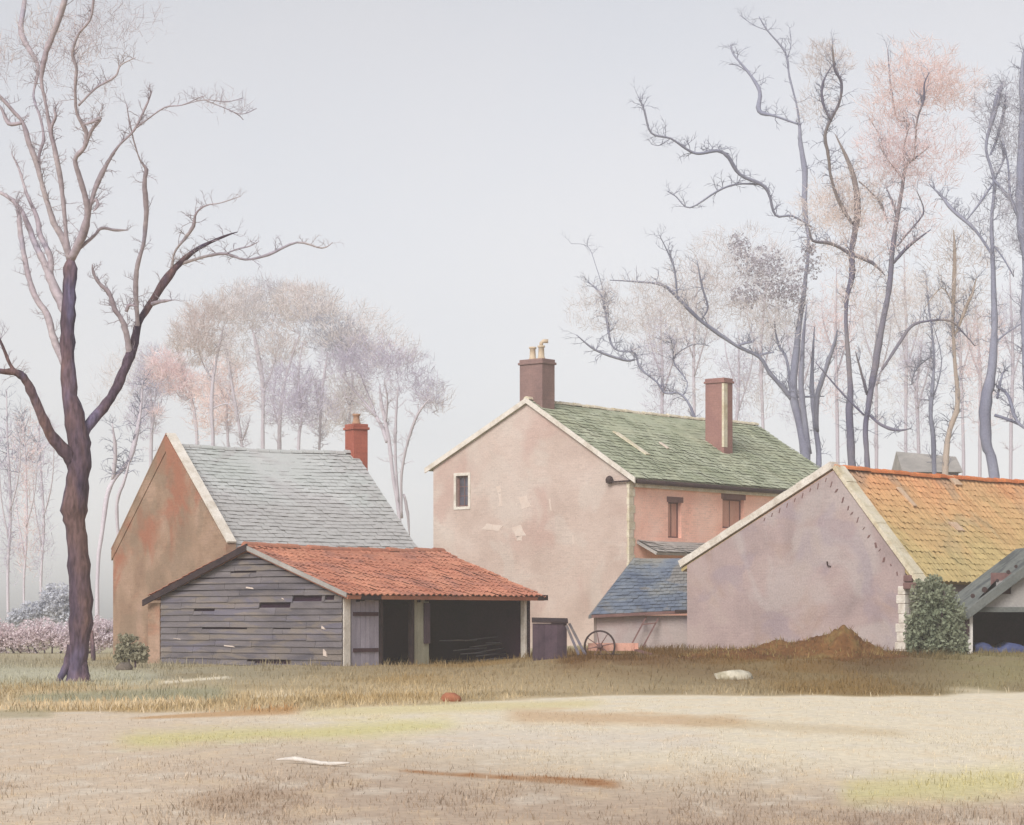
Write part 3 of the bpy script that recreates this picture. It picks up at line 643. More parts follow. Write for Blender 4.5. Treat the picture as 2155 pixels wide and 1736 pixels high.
# ---- long barn on the right with the ochre roof
E = House(1904, 70.6, TH_BARN, 1446, 2400, 1196, 990, a=.31)
E.zel = E.z_at(1190, E.W, 0)
r = thing('barn', E.O, 'long barn with lilac pink gable and mottled ochre orange pantile roof', 'barn')
E.gable(M['barn_wall'], r); E.gable(M['barn_wall'], r, v=E.L - .3, name='rear_gable'); E.side(M['barn_wall'], r); E.side(M['barn_wall'], r, u=E.W, name='rear_wall')
A = E.a * E.W
E.slope(True, M['ochre_tile'], r, .24, .24, True, over=.55, vo0=-.02, vo1=.2); E.slope(False, M['ochre_tile'], r, .24, .32, True, over=.3, vo0=-.02, vo1=.2)
ridge(E.p(A, .1, E.za + .09), E.p(A, E.L + .2, E.za + .09), M['ridge_tile'], r, .15)
for px, py, du, dv in ((1905, 1050, .26, .1), (2005, 1014, .14, .22), (2010, 1112, .12, .22)): roof_patch(E, px, py, du, dv, M['tile_patch'], r, 'pale_tile_patch', .08)
def verge(u1, z1, w_, m, name, vw):
    b = MB(); p0, p1 = E.p(A, -.06, E.za + .07), E.p(u1, -.06, z1 + .07); d = p1 - p0; nn = d.normalized().cross(E.l); nn = nn if nn.z > 0 else -nn
    n = 14
    for i in range(n):
        a0 = p0 + d * (i / n); dd = d * (.985 / n); b.box(a0, dd, E.l * vw, nn * (w_ + random.uniform(-.01, .01)))
    return b.build(name, m, r)
sr = (E.za - E.ze) / A; sl2 = (E.za - E.zel) / (E.W - A)
verge(-.5, E.ze - .5 * sr, .13, M['cream'], 'verge_coping', .5); verge(E.W + .25, E.zel - .25 * sl2, .22, M['lime'], 'verge_coping', .4)
# dark tile ends and putlog marks below both verges
for i in range(13):
    t = (i + .6 + random.uniform(-.2, .2)) / 13.5; u = A * (1 - t); z = E.top(u) - .2 - random.uniform(0, .12); h = random.uniform(.06, .19); w_ = random.uniform(.03, .08); k = random.uniform(-.05, .1)
    b = MB(); b.slab([(u + .12, z), (u + .12 + w_, z - .02), (u + .12 + w_ + k, z - h), (u + .12 + k, z - h + .02)], [], lambda x, y: E.p(x, -.015, y), E.l * .05); b.build('tile_end', M['dark_lintel'], r)
for i in range(9):
    u = A + .25 + i * .3; z = E.top(u) - .1; h = random.uniform(.1, .2); b = MB(); b.slab([(u, z), (u + .03, z), (u + .07, z - h), (u + .04, z - h)], [], lambda x, y: E.p(x, -.012, y), E.l * .05); b.build('tile_end', M['dark_lintel'], r)
# kneeler at the near eaves, pale corner stones
b = MB(); b.box(E.p(-.5, -.1, E.ze - .62), E.g * .5, E.l * .4, (0, 0, .2)); b.box(E.p(-.3, -.09, E.ze - .4), E.g * .3, E.l * .35, (0, 0, .2)); b.build('kneeler', M['dark_lintel'], r, bevel=.03)
b = MB(); z = -.3; k = 0
while z < E.ze - .75:
    a = random.uniform(.16, .38); h = random.uniform(.2, .34); b.box(E.p(-.02, -.02, z), E.g * a, E.l * random.uniform(.2, .4), (0, 0, h)); z += h + .01
b.build('quoins', M['lime'], r, bevel=.02)
b = MB(); ux = E.u_at(1745, 0); zz = E.z_at(1187, ux, 0); b.beam(E.p(ux + .06, -.02, zz + .08), E.p(ux + .04, -.02, zz - .05), .03, .05, up=E.l); b.beam(E.p(ux + .04, -.02, zz - .05), E.p(ux - .08, -.02, zz - .07), .03, .05, up=E.l); b.build('iron_hook', M['iron'], r)

# ---- small hipped outhouse between farmhouse and barn
d0 = 78.2; z_e = P(0, 1292, d0).z
xl, xr = P(1256, 0, d0).x, P(1470, 0, d0).x
r = thing('outhouse', (xl, d0, 0), 'small outhouse with blue grey hipped roof between farmhouse and barn', 'outhouse')
b = MB(); b.box((xl, d0, -.4), (xr - xl, 0, 0), (0, .25, 0), (0, 0, z_e + .35)); b.build('front_wall', M['barn_wall'], r)
b = MB(); b.box((xl, d0 + .252, -.4), (.25, 0, 0), (0, 2.6, 0), (0, 0, z_e + .35)); b.build('end_wall', M['barn_wall'], r)
zr = P(0, 1176, d0 + 2.6).z
e0 = Vector((xl - .18, d0 - .25, z_e - .06)); e1 = Vector((xr + .1, d0 - .25, z_e + .12)); t1 = Vector((xr + .1, d0 + 2.6, zr)); t0 = Vector((P(1335, 0, d0 + 2.6).x, d0 + 2.6, zr))
roof_plane([e0, e1, t1, t0], M['blue_slate'], r, .26, .24, False, name='roof')
b = MB(); q = Vector((xl - .18, d0 + 3.0, z_e - .06)); b.add([e0 + Vector((0, 0, .05)), q, t0 + Vector((0, .5, .05)), t0 + Vector((0, 0, .05)), e0 - Vector((0, 0, .08)), q - Vector((0, 0, .1)), t0 + Vector((0, .5, -.1)), t0 - Vector((0, 0, .1))], [(0, 1, 2, 3), (4, 5, 6, 7), (0, 1, 5, 4), (1, 2, 6, 5), (2, 3, 7, 6), (3, 0, 4, 7)]); b.build('hip_roof', M['blue_slate'], r)
b = MB(); b.beam(e0 + Vector((.0, -.03, -.02)), e1 + Vector((0, -.03, -.02)), .05, .1); b.build('fascia', M['dark_lintel'], r)
b = MB(); b.beam(e1 + Vector((-.9, -.08, -.02)), e1 + Vector((-.05, -.08, .0)), .08, .07); b.build('gutter', M['iron'], r)

# ---- open shed at the right edge
d1 = 66.0; xg = P(2038, 0, d1).x; xe = xg + 4.6; zb_ = P(0, 1282, d1).z; xa = (xg + xe) / 2
ztop = P(0, 1150, d1).z
r = thing('cart_shed', (xg, d1, 0), 'dark open shed with grey speckled gable roof at the right edge', 'shed')
b = MB(); b.slab([(xg, zb_), (xe, zb_), (xa, ztop - .15)], [rect(P(2112, 0, d1).x, .42, P(0, 1250, d1).z, P(0, 1222, d1).z)], lambda x, y: Vector((x, d1, y)), (0, .08, 0)); b.build('gable_boards', M['grey_slate_wall'], r)
b = MB(); b.add([Vector((P(2088, 0, d1).x, d1 + .2, P(0, 1262, d1).z)), Vector((P(2140, 0, d1).x, d1 + .2, P(0, 1262, d1).z)), Vector((P(2140, 0, d1).x, d1 + .2, P(0, 1205, d1).z)), Vector((P(2088, 0, d1).x, d1 + .2, P(0, 1205, d1).z))], [(0, 1, 2, 3)]); b.build('loft_boards', M['dark_lintel'], r)
b = MB(); b.box((xg - .05, d1 - .03, zb_ - .08), (xe - xg + .1, 0, 0), (0, .14, 0), (0, 0, .14)); b.build('tie_beam', M['corrugated'], r)
for x in (xg, xe - .14):
    b = MB(); b.box((x, d1 - .01, -.3), (.12, 0, 0), (0, .14, 0), (0, 0, zb_ + .2)); b.build('post', M['white_paint'], r)
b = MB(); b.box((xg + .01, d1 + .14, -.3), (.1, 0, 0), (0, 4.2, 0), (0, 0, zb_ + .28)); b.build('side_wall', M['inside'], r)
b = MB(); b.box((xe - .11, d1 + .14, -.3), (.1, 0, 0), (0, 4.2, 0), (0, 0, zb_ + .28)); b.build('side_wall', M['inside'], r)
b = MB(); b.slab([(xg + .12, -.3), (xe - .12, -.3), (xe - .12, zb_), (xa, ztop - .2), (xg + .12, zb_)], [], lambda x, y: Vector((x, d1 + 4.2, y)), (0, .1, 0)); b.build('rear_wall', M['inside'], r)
ov = .22; sg = (ztop - zb_) / (xa - xg)
for sgn, x_ in ((1, xg), (-1, xe)):
    b = MB(); n = 90; A0 = Vector((x_ - sgn * ov, d1 - .3, zb_ - ov * sg + .05)); R0 = Vector((xa, d1 - .3, ztop + .05)); up_ = (R0 - A0).cross(Vector((0, 1, 0))).normalized(); up_ = up_ if up_.z > 0 else -up_
    vs = []; fs = []
    for i in range(n + 1):
        h = up_ * (.03 * sin(i * pi / 2.5)); y_ = Vector((0, 5.0 * i / n, 0)); vs += [A0 + y_ + h, R0 + y_ + h, A0 + y_ + h - up_ * .22, R0 + y_ + h - up_ * .22]
    for i in range(n): o = i * 4; fs += [(o, o + 4, o + 5, o + 1), (o + 2, o + 3, o + 7, o + 6), (o, o + 2, o + 6, o + 4)]
    fs += [(0, 1, 3, 2), (n * 4, n * 4 + 2, n * 4 + 3, n * 4 + 1)]
    b.add(vs, fs); b.build('corrugated_roof', M['corrugated'], r)
for px, py, s_ in ((2047, 1254, .13), (2072, 1241, .17), (2099, 1222, .1), (2122, 1204, .12), (2138, 1192, .1)):
    c = P(px, py, d1 - .31); b = MB(); b.lathe(c, [(.02, -.012), (s_ * .5, -.008), (s_ * .42, .012), (.02, .014)], 8, axis=(0, 1, 0)); b.build('bolt_plate', M['iron'], r)
b = MB(); b.beam((xg - .02, d1 - .05, zb_ - .05), (xg - .02, d1 - .05, zb_ - .75), .07, .05, up=(0, 1, 0)); b.build('downpipe', M['iron'], r)
# tarpaulin covered load inside
b = MB(); x0 = P(2060, 0, d1).x; n, m_ = 24, 8; vs = []; fs = []
for i in range(n + 1):
    for j in range(m_ + 1):
        t = j / m_; x = x0 + 3.0 * i / n; hgt = .62 + .08 * sin(i * .9) + .05 * noise.noise(Vector((i * .6, j * .5, 0)))
        yy = d1 + .5 + (0 if t < .5 else (t - .5) * 2 * 1.6); zz = -.1 + hgt * min(1, t * 2)
        vs.append((x, yy + .04 * sin(i * 1.7) * (1 - t), zz))
for i in range(n):
    for j in range(m_): o = i * (m_ + 1) + j; fs.append((o, o + m_ + 1, o + m_ + 2, o + 1))
b.add(vs, fs); tag(b.build('tarpaulin', M['tarp'], smooth=True), 'blue tarpaulin draped over a load inside the right edge shed', 'tarpaulin')

# ---- far low roof beyond the barn ridge
d2 = 135.; r = thing('distant_shed', (P(1945, 0, d2).x, d2, 0), 'distant grey roofed shed showing above the ochre barn ridge', 'shed')
xa0, xa1 = P(1886, 0, d2).x, P(2012, 0, d2).x; zt_ = P(0, 950, d2).z; zb2 = zt_ - 1.2
b = MB(); b.box((xa0 + .2, d2 - 1.8, -.3), (xa1 - xa0 - .4, 0, 0), (0, 3.6, 0), (0, 0, zb2 + .3)); b.build('wall', M['boards'], r)
b = MB(); b.add([(xa0, d2 - 2.2, zb2 - .1), (xa1, d2 - 2.2, zb2 - .1), (xa1, d2, zt_ - .3), (xa0, d2, zt_), (xa1, d2 + 2.2, zb2 - .1), (xa0, d2 + 2.2, zb2 - .1)], [(0, 1, 2, 3), (3, 2, 4, 5), (0, 3, 5), (1, 4, 2), (0, 5, 4, 1)]); b.build('roof', M['pale_slate'], r)

# ------------------------------------------------------------------ small things
def blob(c, rx, ry, rz, seed, n=12, rough=.25):
    b = MB(); vs = []; fs = []; m_ = 8
    for i in range(m_ + 1):
        th = pi * i / m_
        for k in range(n):
            a = 2 * pi * k / n; d = Vector((sin(th) * cos(a), sin(th) * sin(a), cos(th))); q = 1 + rough * noise.noise(d * 1.6 + Vector((seed, 0, 0)))
            vs.append((c[0] + d.x * rx * q, c[1] + d.y * ry * q, c[2] + d.z * rz * q))
    for i in range(m_):
        for k in range(n): k2 = (k + 1) % n; fs.append((i * n + k, i * n + k2, (i + 1) * n + k2, (i + 1) * n + k))
    b.add(vs, fs); return b
def stone(px, py, rx, rz, m, label, seed, cat='stone', name='stone'):
    x, y = G(px, py); 
    for _ in range(6): y = (EYE - height(x, y)) * F / (py - HZ); x = (px - CX) / F * y
    return tag(blob((x, y, height(x, y) + rz * .35), rx, rx * .7, rz, seed).build(name, m, smooth=True), label, cat)
stone(1543, 1434, .42, .13, M['stone_pale'], 'pale flat boulder in the dark grass below the barn', 3)
stone(948, 1476, .17, .10, M['stone_red'], 'small red brown stone at the edge of the pale field', 8)
stone(262, 1410, .2, .14, M['stone_dark'], 'dark rounded stone beside the left end of the cottage', 5)
# bleached stick lying in the field
x0, y0 = G(582, 1606); x1, y1 = G(736, 1614); b = MB()
pts = [Vector((x0 + (x1 - x0) * t, y0 + (y1 - y0) * t + .05 * sin(t * 5), height(x0, y0) + .03 + .012 * sin(t * 7))) for t in [i / 8 for i in range(9)]]
b.tube(pts, [.008, .016, .022, .02, .022, .018, .02, .016, .008], 8, jit=.1)
tag(b.build('bleached_stick', M['dry_stick'], smooth=True), 'bleached white stick lying on the foreground field', 'stick')
# earth heap in front of the barn gable
def heap():
    dm = 59.; cx_ = P(1772, 0, dm).x; b = MB(); n = 110; vs = []; fs = []; m_ = 50
    X0, X1 = P(1430, 0, dm).x, P(1935, 0, dm).x
    for j in range(m_ + 1):
        for i in range(n + 1):
            X = X0 + (X1 - X0) * i / n; Y = dm - 2.0 + 4.0 * j / m_; u = (X - cx_); v = (Y - dm) + .25 * noise.noise(Vector((X * .8, 0, 5)))
            e = exp(-(v / .85) ** 2)
            h = .72 * exp(-abs(u / (.58 if u < 0 else .95)) ** 1.7) * e + .38 * exp(-((u + 1.2) / 1.0) ** 2) * e + .3 * exp(-((u + 2.8) / 1.2) ** 2) * e
            h *= 1 + .45 * noise.noise(Vector((X * 1.3, Y * 1.3, 2))) + .22 * noise.noise(Vector((X * 4, Y * 4, 2))) + .1 * noise.noise(Vector((X * 9, Y * 9, 2)))
            vs.append((X, Y, height(X, Y) - .06 + h))
    for j in range(m_):
        for i in range(n): o = j * (n + 1) + i; fs.append((o, o + 1, o + n + 2, o + n + 1))
    b.add(vs, fs); o = b.build('earth_heap', M['earth'], smooth=True, fix=False); tag(o, 'brown heap of earth piled before the lilac pink barn gable', 'earth heap')
    g = MB()   # weeds on the heap
    for _ in range(2600):
        q = random.choice(vs); k = q[2] - height(q[0], q[1])
        if k < .03: continue
        h = random.uniform(.05, .16); a = random.uniform(0, 6.3); dx = Vector((cos(a), sin(a), 0)) * .012; p = Vector(q) + Vector((random.uniform(-.03, .03), 0, -.01)); t = p + Vector((random.gauss(0, .05), random.gauss(0, .05), h))
        c = lin(random.choice(((128, 96, 58), (150, 128, 84), (112, 84, 50), (138, 124, 80)))); g.add([p - dx, p + dx, t], [(0, 1, 2)], c)
    g.build('weeds', M['blade'], o, fix=False)
heap()
# cart wheel
dw = 63.; cw = P(1262, 1360, dw); R_ = 34 / F * dw
r = thing('hand_cart', (cw.x, cw.y, 0), 'low hand cart with one thin spoked wheel showing, standing before the outhouse', 'cart')
ax = Vector((.25, 1, 0)).normalized(); tx = Vector((1, -.25, 0)).normalized()
wheel = thing_part('wheel', cw, r)
b = MB(); b.lathe(cw, [(R_ - .045, -.025), (R_, -.025), (R_, .025), (R_ - .045, .025), (R_ - .045, -.025)], 32, axis=ax, cap=False); b.build('rim', M['iron'], wheel)
b = MB(); b.lathe(cw, [(.05, -.1), (.075, -.06), (.075, .06), (.05, .1)], 12, axis=ax); b.build('hub', M['dark_lintel'], wheel)
for k in range(8):
    a = 2 * pi * k / 8 + .2; d = tx * cos(a) + Vector((0, 0, 1)) * sin(a); b = MB(); b.tube([cw + d * .06, cw + d * (R_ - .04)], [.016, .011], 6); b.build('spoke', M['dark_lintel'], wheel)
b = MB(); b.box(cw + ax * .16 + tx * -.35 + Vector((0, 0, -.12)), tx * 1.25, ax * .6, (0, 0, .04))
for o_ in (0, .57): b.box(cw + ax * (.16 + o_) + tx * -.35 + Vector((0, 0, -.08)), tx * 1.25, ax * .03, (0, 0, .16))
b.build('tray', M['shutter'], r)
b = MB(); b.beam(cw + ax * .46, cw - ax * .12, .05, .05); b.build('axle', M['dark_lintel'], r)
for o_ in (.2, .68): b = MB(); b.beam(cw + ax * o_ + tx * .9 + Vector((0, 0, -.1)), cw + ax * o_ + tx * 1.5 + Vector((0, 0, -.28)), .04, .04); b.build('shaft', M['dark_lintel'], r)
# wooden crate by the shed post and two planks leaning on it
dc = 62.5; r = thing('wooden_crate', (P(1150, 0, dc).x, dc, 0), 'dark slatted wooden crate beside the white shed post', 'crate')
xa0, xa1 = P(1121, 0, dc).x, P(1186, 0, dc).x; zt_ = P(0, 1312, dc).z
b = MB(); n = 5
for i in range(n): b.box((xa0 + (xa1 - xa0) * i / n, dc, -.1), ((xa1 - xa0) / n - .012, 0, 0), (.1, .035, 0), (0, 0, zt_ + .1 + random.uniform(-.02, .02)))
b.build('front_slats', M['crate'], r)
b = MB(); b.box((xa0, dc + .04, -.1), (.04, 0, 0), (0, .55, 0), (0, 0, zt_ + .08)); b.build('side_panel', M['crate'], r)
b = MB(); b.box((xa1 - .04, dc + .04, -.1), (.04, 0, 0), (0, .55, 0), (0, 0, zt_ + .08)); b.build('side_panel', M['crate'], r)
b = MB(); b.box((xa0, dc + .56, -.1), (xa1 - xa0, 0, 0), (0, .035, 0), (0, 0, zt_ + .1)); b.build('back_slats', M['crate'], r)
b = MB(); b.add([(xa0 - .02, dc - .05, zt_ + .06), (xa1 + .12, dc - .05, zt_ + .04), (xa1 + .12, dc + .62, zt_ + .14), (xa0 - .02, dc + .62, zt_ + .16)] + [(xa0 - .02, dc - .05, zt_ + .02), (xa1 + .12, dc - .05, zt_), (xa1 + .12, dc + .62, zt_ + .1), (xa0 - .02, dc + .62, zt_ + .12)], [(0, 1, 2, 3), (4, 7, 6, 5), (0, 4, 5, 1), (1, 5, 6, 2), (2, 6, 7, 3), (3, 7, 4, 0)]); b.build('lid', M['dark_wood'], r)
for i, (px0, py0, px1, py1, lab) in enumerate(((1192, 1316, 1218, 1372, 'steeper of two thin planks leaning on the dark crate'), (1198, 1312, 1232, 1372, 'flatter of two thin planks leaning on the dark crate'))):
    b = MB(); b.beam(P(px1, py1 + 6, dc - .2), P(px0, py0, dc + .12 * i), .07, .03, up=(0, 1, 0)); tag(b.build('plank', M['boards']), lab, 'plank')
# trestle on the outhouse wall
r = thing('trestle', (P(1365, 0, d0 - .4).x, d0 - .4, 0), 'small dark wooden trestle propped against the outhouse wall', 'trestle')
for pa, pb in (((1342, 1332), (1360, 1298)), ((1372, 1326), (1386, 1300))):
    b = MB(); p0, p1 = P(*pa, d0 - .35), P(*pb, d0 - .14); dd = (p0 - p1); q = p1 + dd * (p1.z / -dd.z); b.beam(p1, q, .05, .04, up=(0, 1, 0)); b.build('leg', M['dark_lintel'], r)
b = MB(); b.beam(P(1352, 1314, d0 - .27), P(1380, 1311, d0 - .27), .05, .04); b.build('crossbar', M['dark_lintel'], r)
# fence post near the big tree
x, y = G(196, 1392); b = MB(); b.tube([Vector((x + .03, y, -.2)), Vector((x, y, .3)), Vector((x - .05, y, .92))], [.07, .075, .06], 8, jit=.08)
tag(b.build('fence_post', M['bark_near'], smooth=True), 'short dark leaning fence post right of the big tree trunk', 'post')

# ------------------------------------------------------------------ foliage and trees
def leaves(blobs, d, n, size, dep=None, flat=0, thin=False, up=.5):
    """many small leaf or twig faces spread through overlapping ellipsoids given as (px, py, rx, ry, weight)"""
    b = MB(); tot = sum(q[2] * q[3] * (q[4] if len(q) > 4 else 1) for q in blobs); sc = d / F
    for q in blobs:
        px, py, rx, ry = q[:4]; wt = q[4] if len(q) > 4 else 1; k = int(n * rx * ry * wt / tot); cen = P(px, py, d); dy = (dep or .8) * min(rx, ry) * sc * 1.2
        sd_ = px * .013 + py * .007
        for _ in range(k):
            while 1:
                v = Vector((random.uniform(-1, 1), random.uniform(-1, 1), random.uniform(-1, 1)))
                if v.length > 1: continue
                if random.random() < (noise.noise(v * 2.6 + Vector((sd_, 0, 0))) * 1.5 + .8 - .85 * v.length ** 2): break
            c = cen + Vector((v.x * rx * sc, v.y * dy, v.z * ry * sc)); s_ = size * random.uniform(.6, 1.4)
            if c.z < .05: continue
            if thin:
                dr = Vector((v.x * .5 + random.gauss(0, .45), random.gauss(0, .45), up + random.gauss(0, .45))).normalized(); sx = dr.cross(Vector((random.gauss(0, 1), random.gauss(0, 1), random.gauss(0, 1)))).normalized() * s_ * thin
                e = c + dr * s_; m_ = c + dr * s_ * .5 + sx * random.uniform(-2, 2); b.add([c - sx / 2, c + sx / 2, m_ + sx * .35, m_ - sx * .35, e], [(0, 1, 2, 3), (3, 2, 4)])
            else:
                a = Vector((random.gauss(0, 1), random.gauss(0, 1), random.gauss(0, 1))).normalized(); o = a.orthogonal().normalized(); t = a.cross(o); an = random.uniform(0, 6.28); x = o * cos(an) + t * sin(an); y = a.cross(x)
                b.add([c - x * s_ * .5, c - y * s_ * .3, c + x * s_ * .5, c + y * s_ * .3], [(0, 1, 2, 3)])
    return b
def catmull(pts, sub=4):
    out = []; n = len(pts)
    for i in range(n - 1):
        p0, p1, p2, p3 = pts[max(0, i - 1)], pts[i], pts[i + 1], pts[min(n - 1, i + 2)]
        for k in range(sub):
            t = k / sub; out.append(tuple(.5 * (2 * b_ + (c_ - a_) * t + (2 * a_ - 5 * b_ + 4 * c_ - d_) * t * t + (3 * b_ - a_ - 3 * c_ + d_) * t ** 3) for a_, b_, c_, d_ in zip(p0, p1, p2, p3)))
    out.append(tuple(pts[-1])); return out
def tree(name, d, limbs, bark, label, crowns=(), cat='tree', group=None, twig=0, seed=1, twm=None, spread=.5, sides=8, twl=(14, 40), pale=None):
    """limbs: traced centre lines [(px, py, radius px) ...]; the first is the trunk; each limb grows out of the nearest earlier one, off into depth"""
    rng = random.Random(seed); x0 = (limbs[0][0][0] - CX) / F * d
    r = thing(name, (x0, d, 0), label, cat, group); b = MB(); known = []; ends = []
    sc = d / F
    kr = .72 if d > 80 else .92
    for li, lb in enumerate(limbs):
        lb = [(x, y, q * kr) for x, y, q in lb]; lb[-1] = (*lb[-1][:2], min(lb[-1][2], 1.0))
        pts = catmull(lb, 4); px, py = lb[0][:2]
        if li == 0: off = 0; sl_ = 0
        else:
            q = min(known, key=lambda k: (k[0] - px) ** 2 + (k[1] - py) ** 2); off = q[2]; sl_ = rng.choice((-1, 1)) * rng.uniform(.15, spread)
        P3 = []; R3 = []; dist = 0; pr = pts[0]
        for x, y, rr in pts:
            dist += sqrt((x - pr[0]) ** 2 + (y - pr[1]) ** 2); pr = (x, y, rr); o = off + sl_ * dist * sc
            k = rng.uniform(-1, 1) * min(1.4, rr * .10); known.append((x, y, o)); v = P(x + k, y, d); v.y += o; v.x *= (d + o) / d; v.z = EYE + (v.z - EYE) * (d + o) / d
            P3.append(v); R3.append(max(rr, .35) * sc * rng.uniform(.9, 1.1)); ends.append((x, y, o, rr))
        b.slot = 0 if pale is None or li < pale else 1
        if b.slot: R3 = [q * .86 for q in R3]
        b.tube(P3, R3, sides if max(q[2] for q in lb) > 4 else 5, jit=.06)
    # fine side twigs along the thinner wood
    cand = [e for e in ends if e[3] < 9 and e[1] < 1000]
    t2 = MB()
    for _ in range(int(twig * (3.2 if 95 < d < 130 else 2.2 if d > 80 else 1.5))):
        if not cand: break
        x, y, o, rr = rng.choice(cand); a = rng.gauss(-pi / 2, .95); ln = rng.uniform(*twl); n = 4; pts = []; v = P(x, y, d); v.y += o; v.x *= (d + o) / d; v.z = EYE + (v.z - EYE) * (d + o) / d
        dy = rng.uniform(-.6, .6)
        for k in range(n + 1):
            pts.append(v.copy()); a += rng.gauss(0, .28); v = v + Vector((cos(a), dy, -sin(a))) * (ln / n * sc)
        r0 = min(1.0, rr * .3 + .25) * sc; t2.tube(pts, [r0 * (1 - .2 * k) for k in range(n + 1)], 3, cap=False)
        for k in (1, 2, 3):
            a2 = a + rng.choice((-1, 1)) * rng.uniform(.4, 1.0); e = pts[k] + Vector((cos(a2), rng.uniform(-.5, .5), -sin(a2))) * ln * .4 * sc
            t2.tube([pts[k], pts[k].lerp(e, .5) + Vector((0, 0, .02)), e], [r0 * .6, r0 * .45, r0 * .2], 3, cap=False)
    b.slot = 1; b.add(t2.v, t2.f)
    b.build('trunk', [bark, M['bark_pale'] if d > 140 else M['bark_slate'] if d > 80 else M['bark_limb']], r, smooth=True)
    for ci, (nm, bl, n, sz, thin, m_) in enumerate(crowns):
        lv = leaves(bl, d, n, sz, thin=thin)
        lv.build('crown', m_, r, fix=False)
    return r
Z1 = lambda L: [(x * .4032, y * .4032, q) for x, y, q in L]
# -- the big bare tree on the left (design pixels)
big = [
 [(160, 1452, 27), (160, 1425, 24), (165, 1371, 22), (170, 1288, 27), (165, 1189, 25), (159, 1115, 23), (157, 1075, 30), (164, 1007, 27), (168, 957, 27), (163, 908, 25), (148, 834, 18), (143, 760, 16), (143, 681, 17), (146, 610, 16), (149, 564, 15), (147, 532, 13)],
 [(152, 1360, 12), (140, 1400, 9), (124, 1432, 7), (116, 1456, 6)],
 [(172, 1395, 12), (180, 1425, 10), (196, 1448, 6)],
 [(158, 985, 12), (143, 957, 16), (106, 913, 12), (81, 859, 11), (59, 809, 10), (37, 785, 8), (0, 781, 6), (-50, 770, 4)],
 [(37, 785, 5), (22, 768, 4), (0, 716, 3), (-20, 690, 2)],
 [(175, 925, 10), (182, 900, 12), (217, 859, 11), (246, 814, 11), (269, 760, 11), (283, 721, 10), (292, 680, 8), (323, 629, 9), (355, 581, 10), (378, 554, 7), (415, 524, 5), (470, 498, 3), (500, 488, 1)],
 [(375, 556, 5), (403, 548, 4), (439, 538, 4), (474, 534, 4), (516, 546, 3), (564, 536, 4), (625, 510, 3), (677, 522, 2), (700, 510, 1)],
 [(362, 566, 4), (367, 532, 3), (387, 504, 4), (407, 476, 5), (413, 448, 3), (435, 432, 2), (464, 427, 1.5), (506, 413, 1)],
 [(474, 534, 2), (500, 524, 2.5), (525, 518, 2), (545, 508, 1)],
 [(316, 641, 6), (340, 634, 5), (367, 631, 5)],
 [(271, 745, 8), (268, 710, 8), (256, 672, 7), (241, 650, 7), (230, 617, 6), (210, 597, 5), (197, 575, 4), (194, 556, 3)],
 [(290, 690, 6), (288, 650, 6), (285, 605, 7), (290, 556, 6), (302, 512, 5), (308, 443, 7), (304, 383, 6), (308, 357, 5), (294, 335, 2), (278, 282, 2), (266, 218, 1.5)],
 [(266, 655, 5), (272, 642, 5), (288, 645, 4)],
 [(143, 665, 13), (133, 645, 14), (109, 593, 12), (97, 560, 10), (77, 520, 8), (60, 476, 7), (42, 439, 6), (12, 411, 5), (-30, 395, 3)],
 [(105, 582, 9), (107, 544, 8), (85, 496, 7), (77, 456, 6), (56, 407, 4), (40, 355, 3), (24, 323, 1.5)],
 [(137, 770, 9), (120, 730, 10), (111, 706, 9), (99, 662, 9), (73, 621, 8), (56, 564, 7), (44, 496, 7), (40, 458, 6), (37, 430, 2)],
 [(147, 545, 9), (133, 504, 9), (113, 468, 8), (101, 431, 7), (87, 383, 6), (73, 331, 7), (60, 298, 8), (48, 258, 5), (24, 230, 5), (0, 202, 4), (-30, 170, 2)],
 [(46, 258, 5), (18, 260, 5), (4, 230, 4), (-16, 205, 2)],
 [(145, 535, 9), (139, 496, 6), (133, 423, 6), (125, 363, 7), (113, 306, 6), (104, 262, 5), (93, 202, 4), (87, 165, 5), (97, 109, 7), (117, 60, 8), (137, 0, 7), (150, -50, 5)],
 [(113, 306, 4), (108, 270, 4), (117, 245, 4), (112, 228, 2)],
 [(150, 545, 10), (173, 496, 11), (185, 452, 9), (181, 419, 8), (167, 371, 7), (158, 335, 6), (177, 310, 6), (182, 282, 6), (172, 258, 5), (161, 234, 4), (158, 181, 4), (161, 145, 4), (152, 110, 4), (166, 70, 3), (190, 40, 3), (198, -10, 3), (205, -50, 2)],
 [(180, 305, 5), (192, 275, 5), (211, 249, 5), (190, 258, 4), (174, 262, 3)],
 [(165, 222, 3), (202, 185, 3), (242, 161, 3), (254, 137, 2), (286, 121, 1)],
 [(186, 445, 7), (198, 403, 6), (214, 367, 7), (226, 343, 5), (250, 306, 3), (282, 274, 3), (306, 226, 3), (320, 192, 3)],
 [(288, 268, 2.5), (305, 255, 2), (347, 226, 2), (383, 221, 1.6), (427, 202, 1.4)], [(383, 221, 1.5), (431, 210, 1.4), (476, 214, 1.4), (512, 206, 1)],
 [(431, 210, 1.2), (470, 226, 1.4), (508, 240, 1.2), (540, 228, .9)], [(476, 228, 1), (500, 240, 1.2), (512, 252, 1)],
 [(165, 524, 5), (198, 496, 4), (214, 480, 4), (242, 484, 4), (270, 484, 3)],
 [(185, 440, 5), (200, 420, 4), (206, 432, 4), (196, 445, 3)],
 [(87, 383, 4), (82, 330, 4), (92, 290, 4), (84, 245, 3), (70, 200, 3), (80, 140, 5), (45, 70, 8), (52, 0, 6), (50, -40, 4)],
]
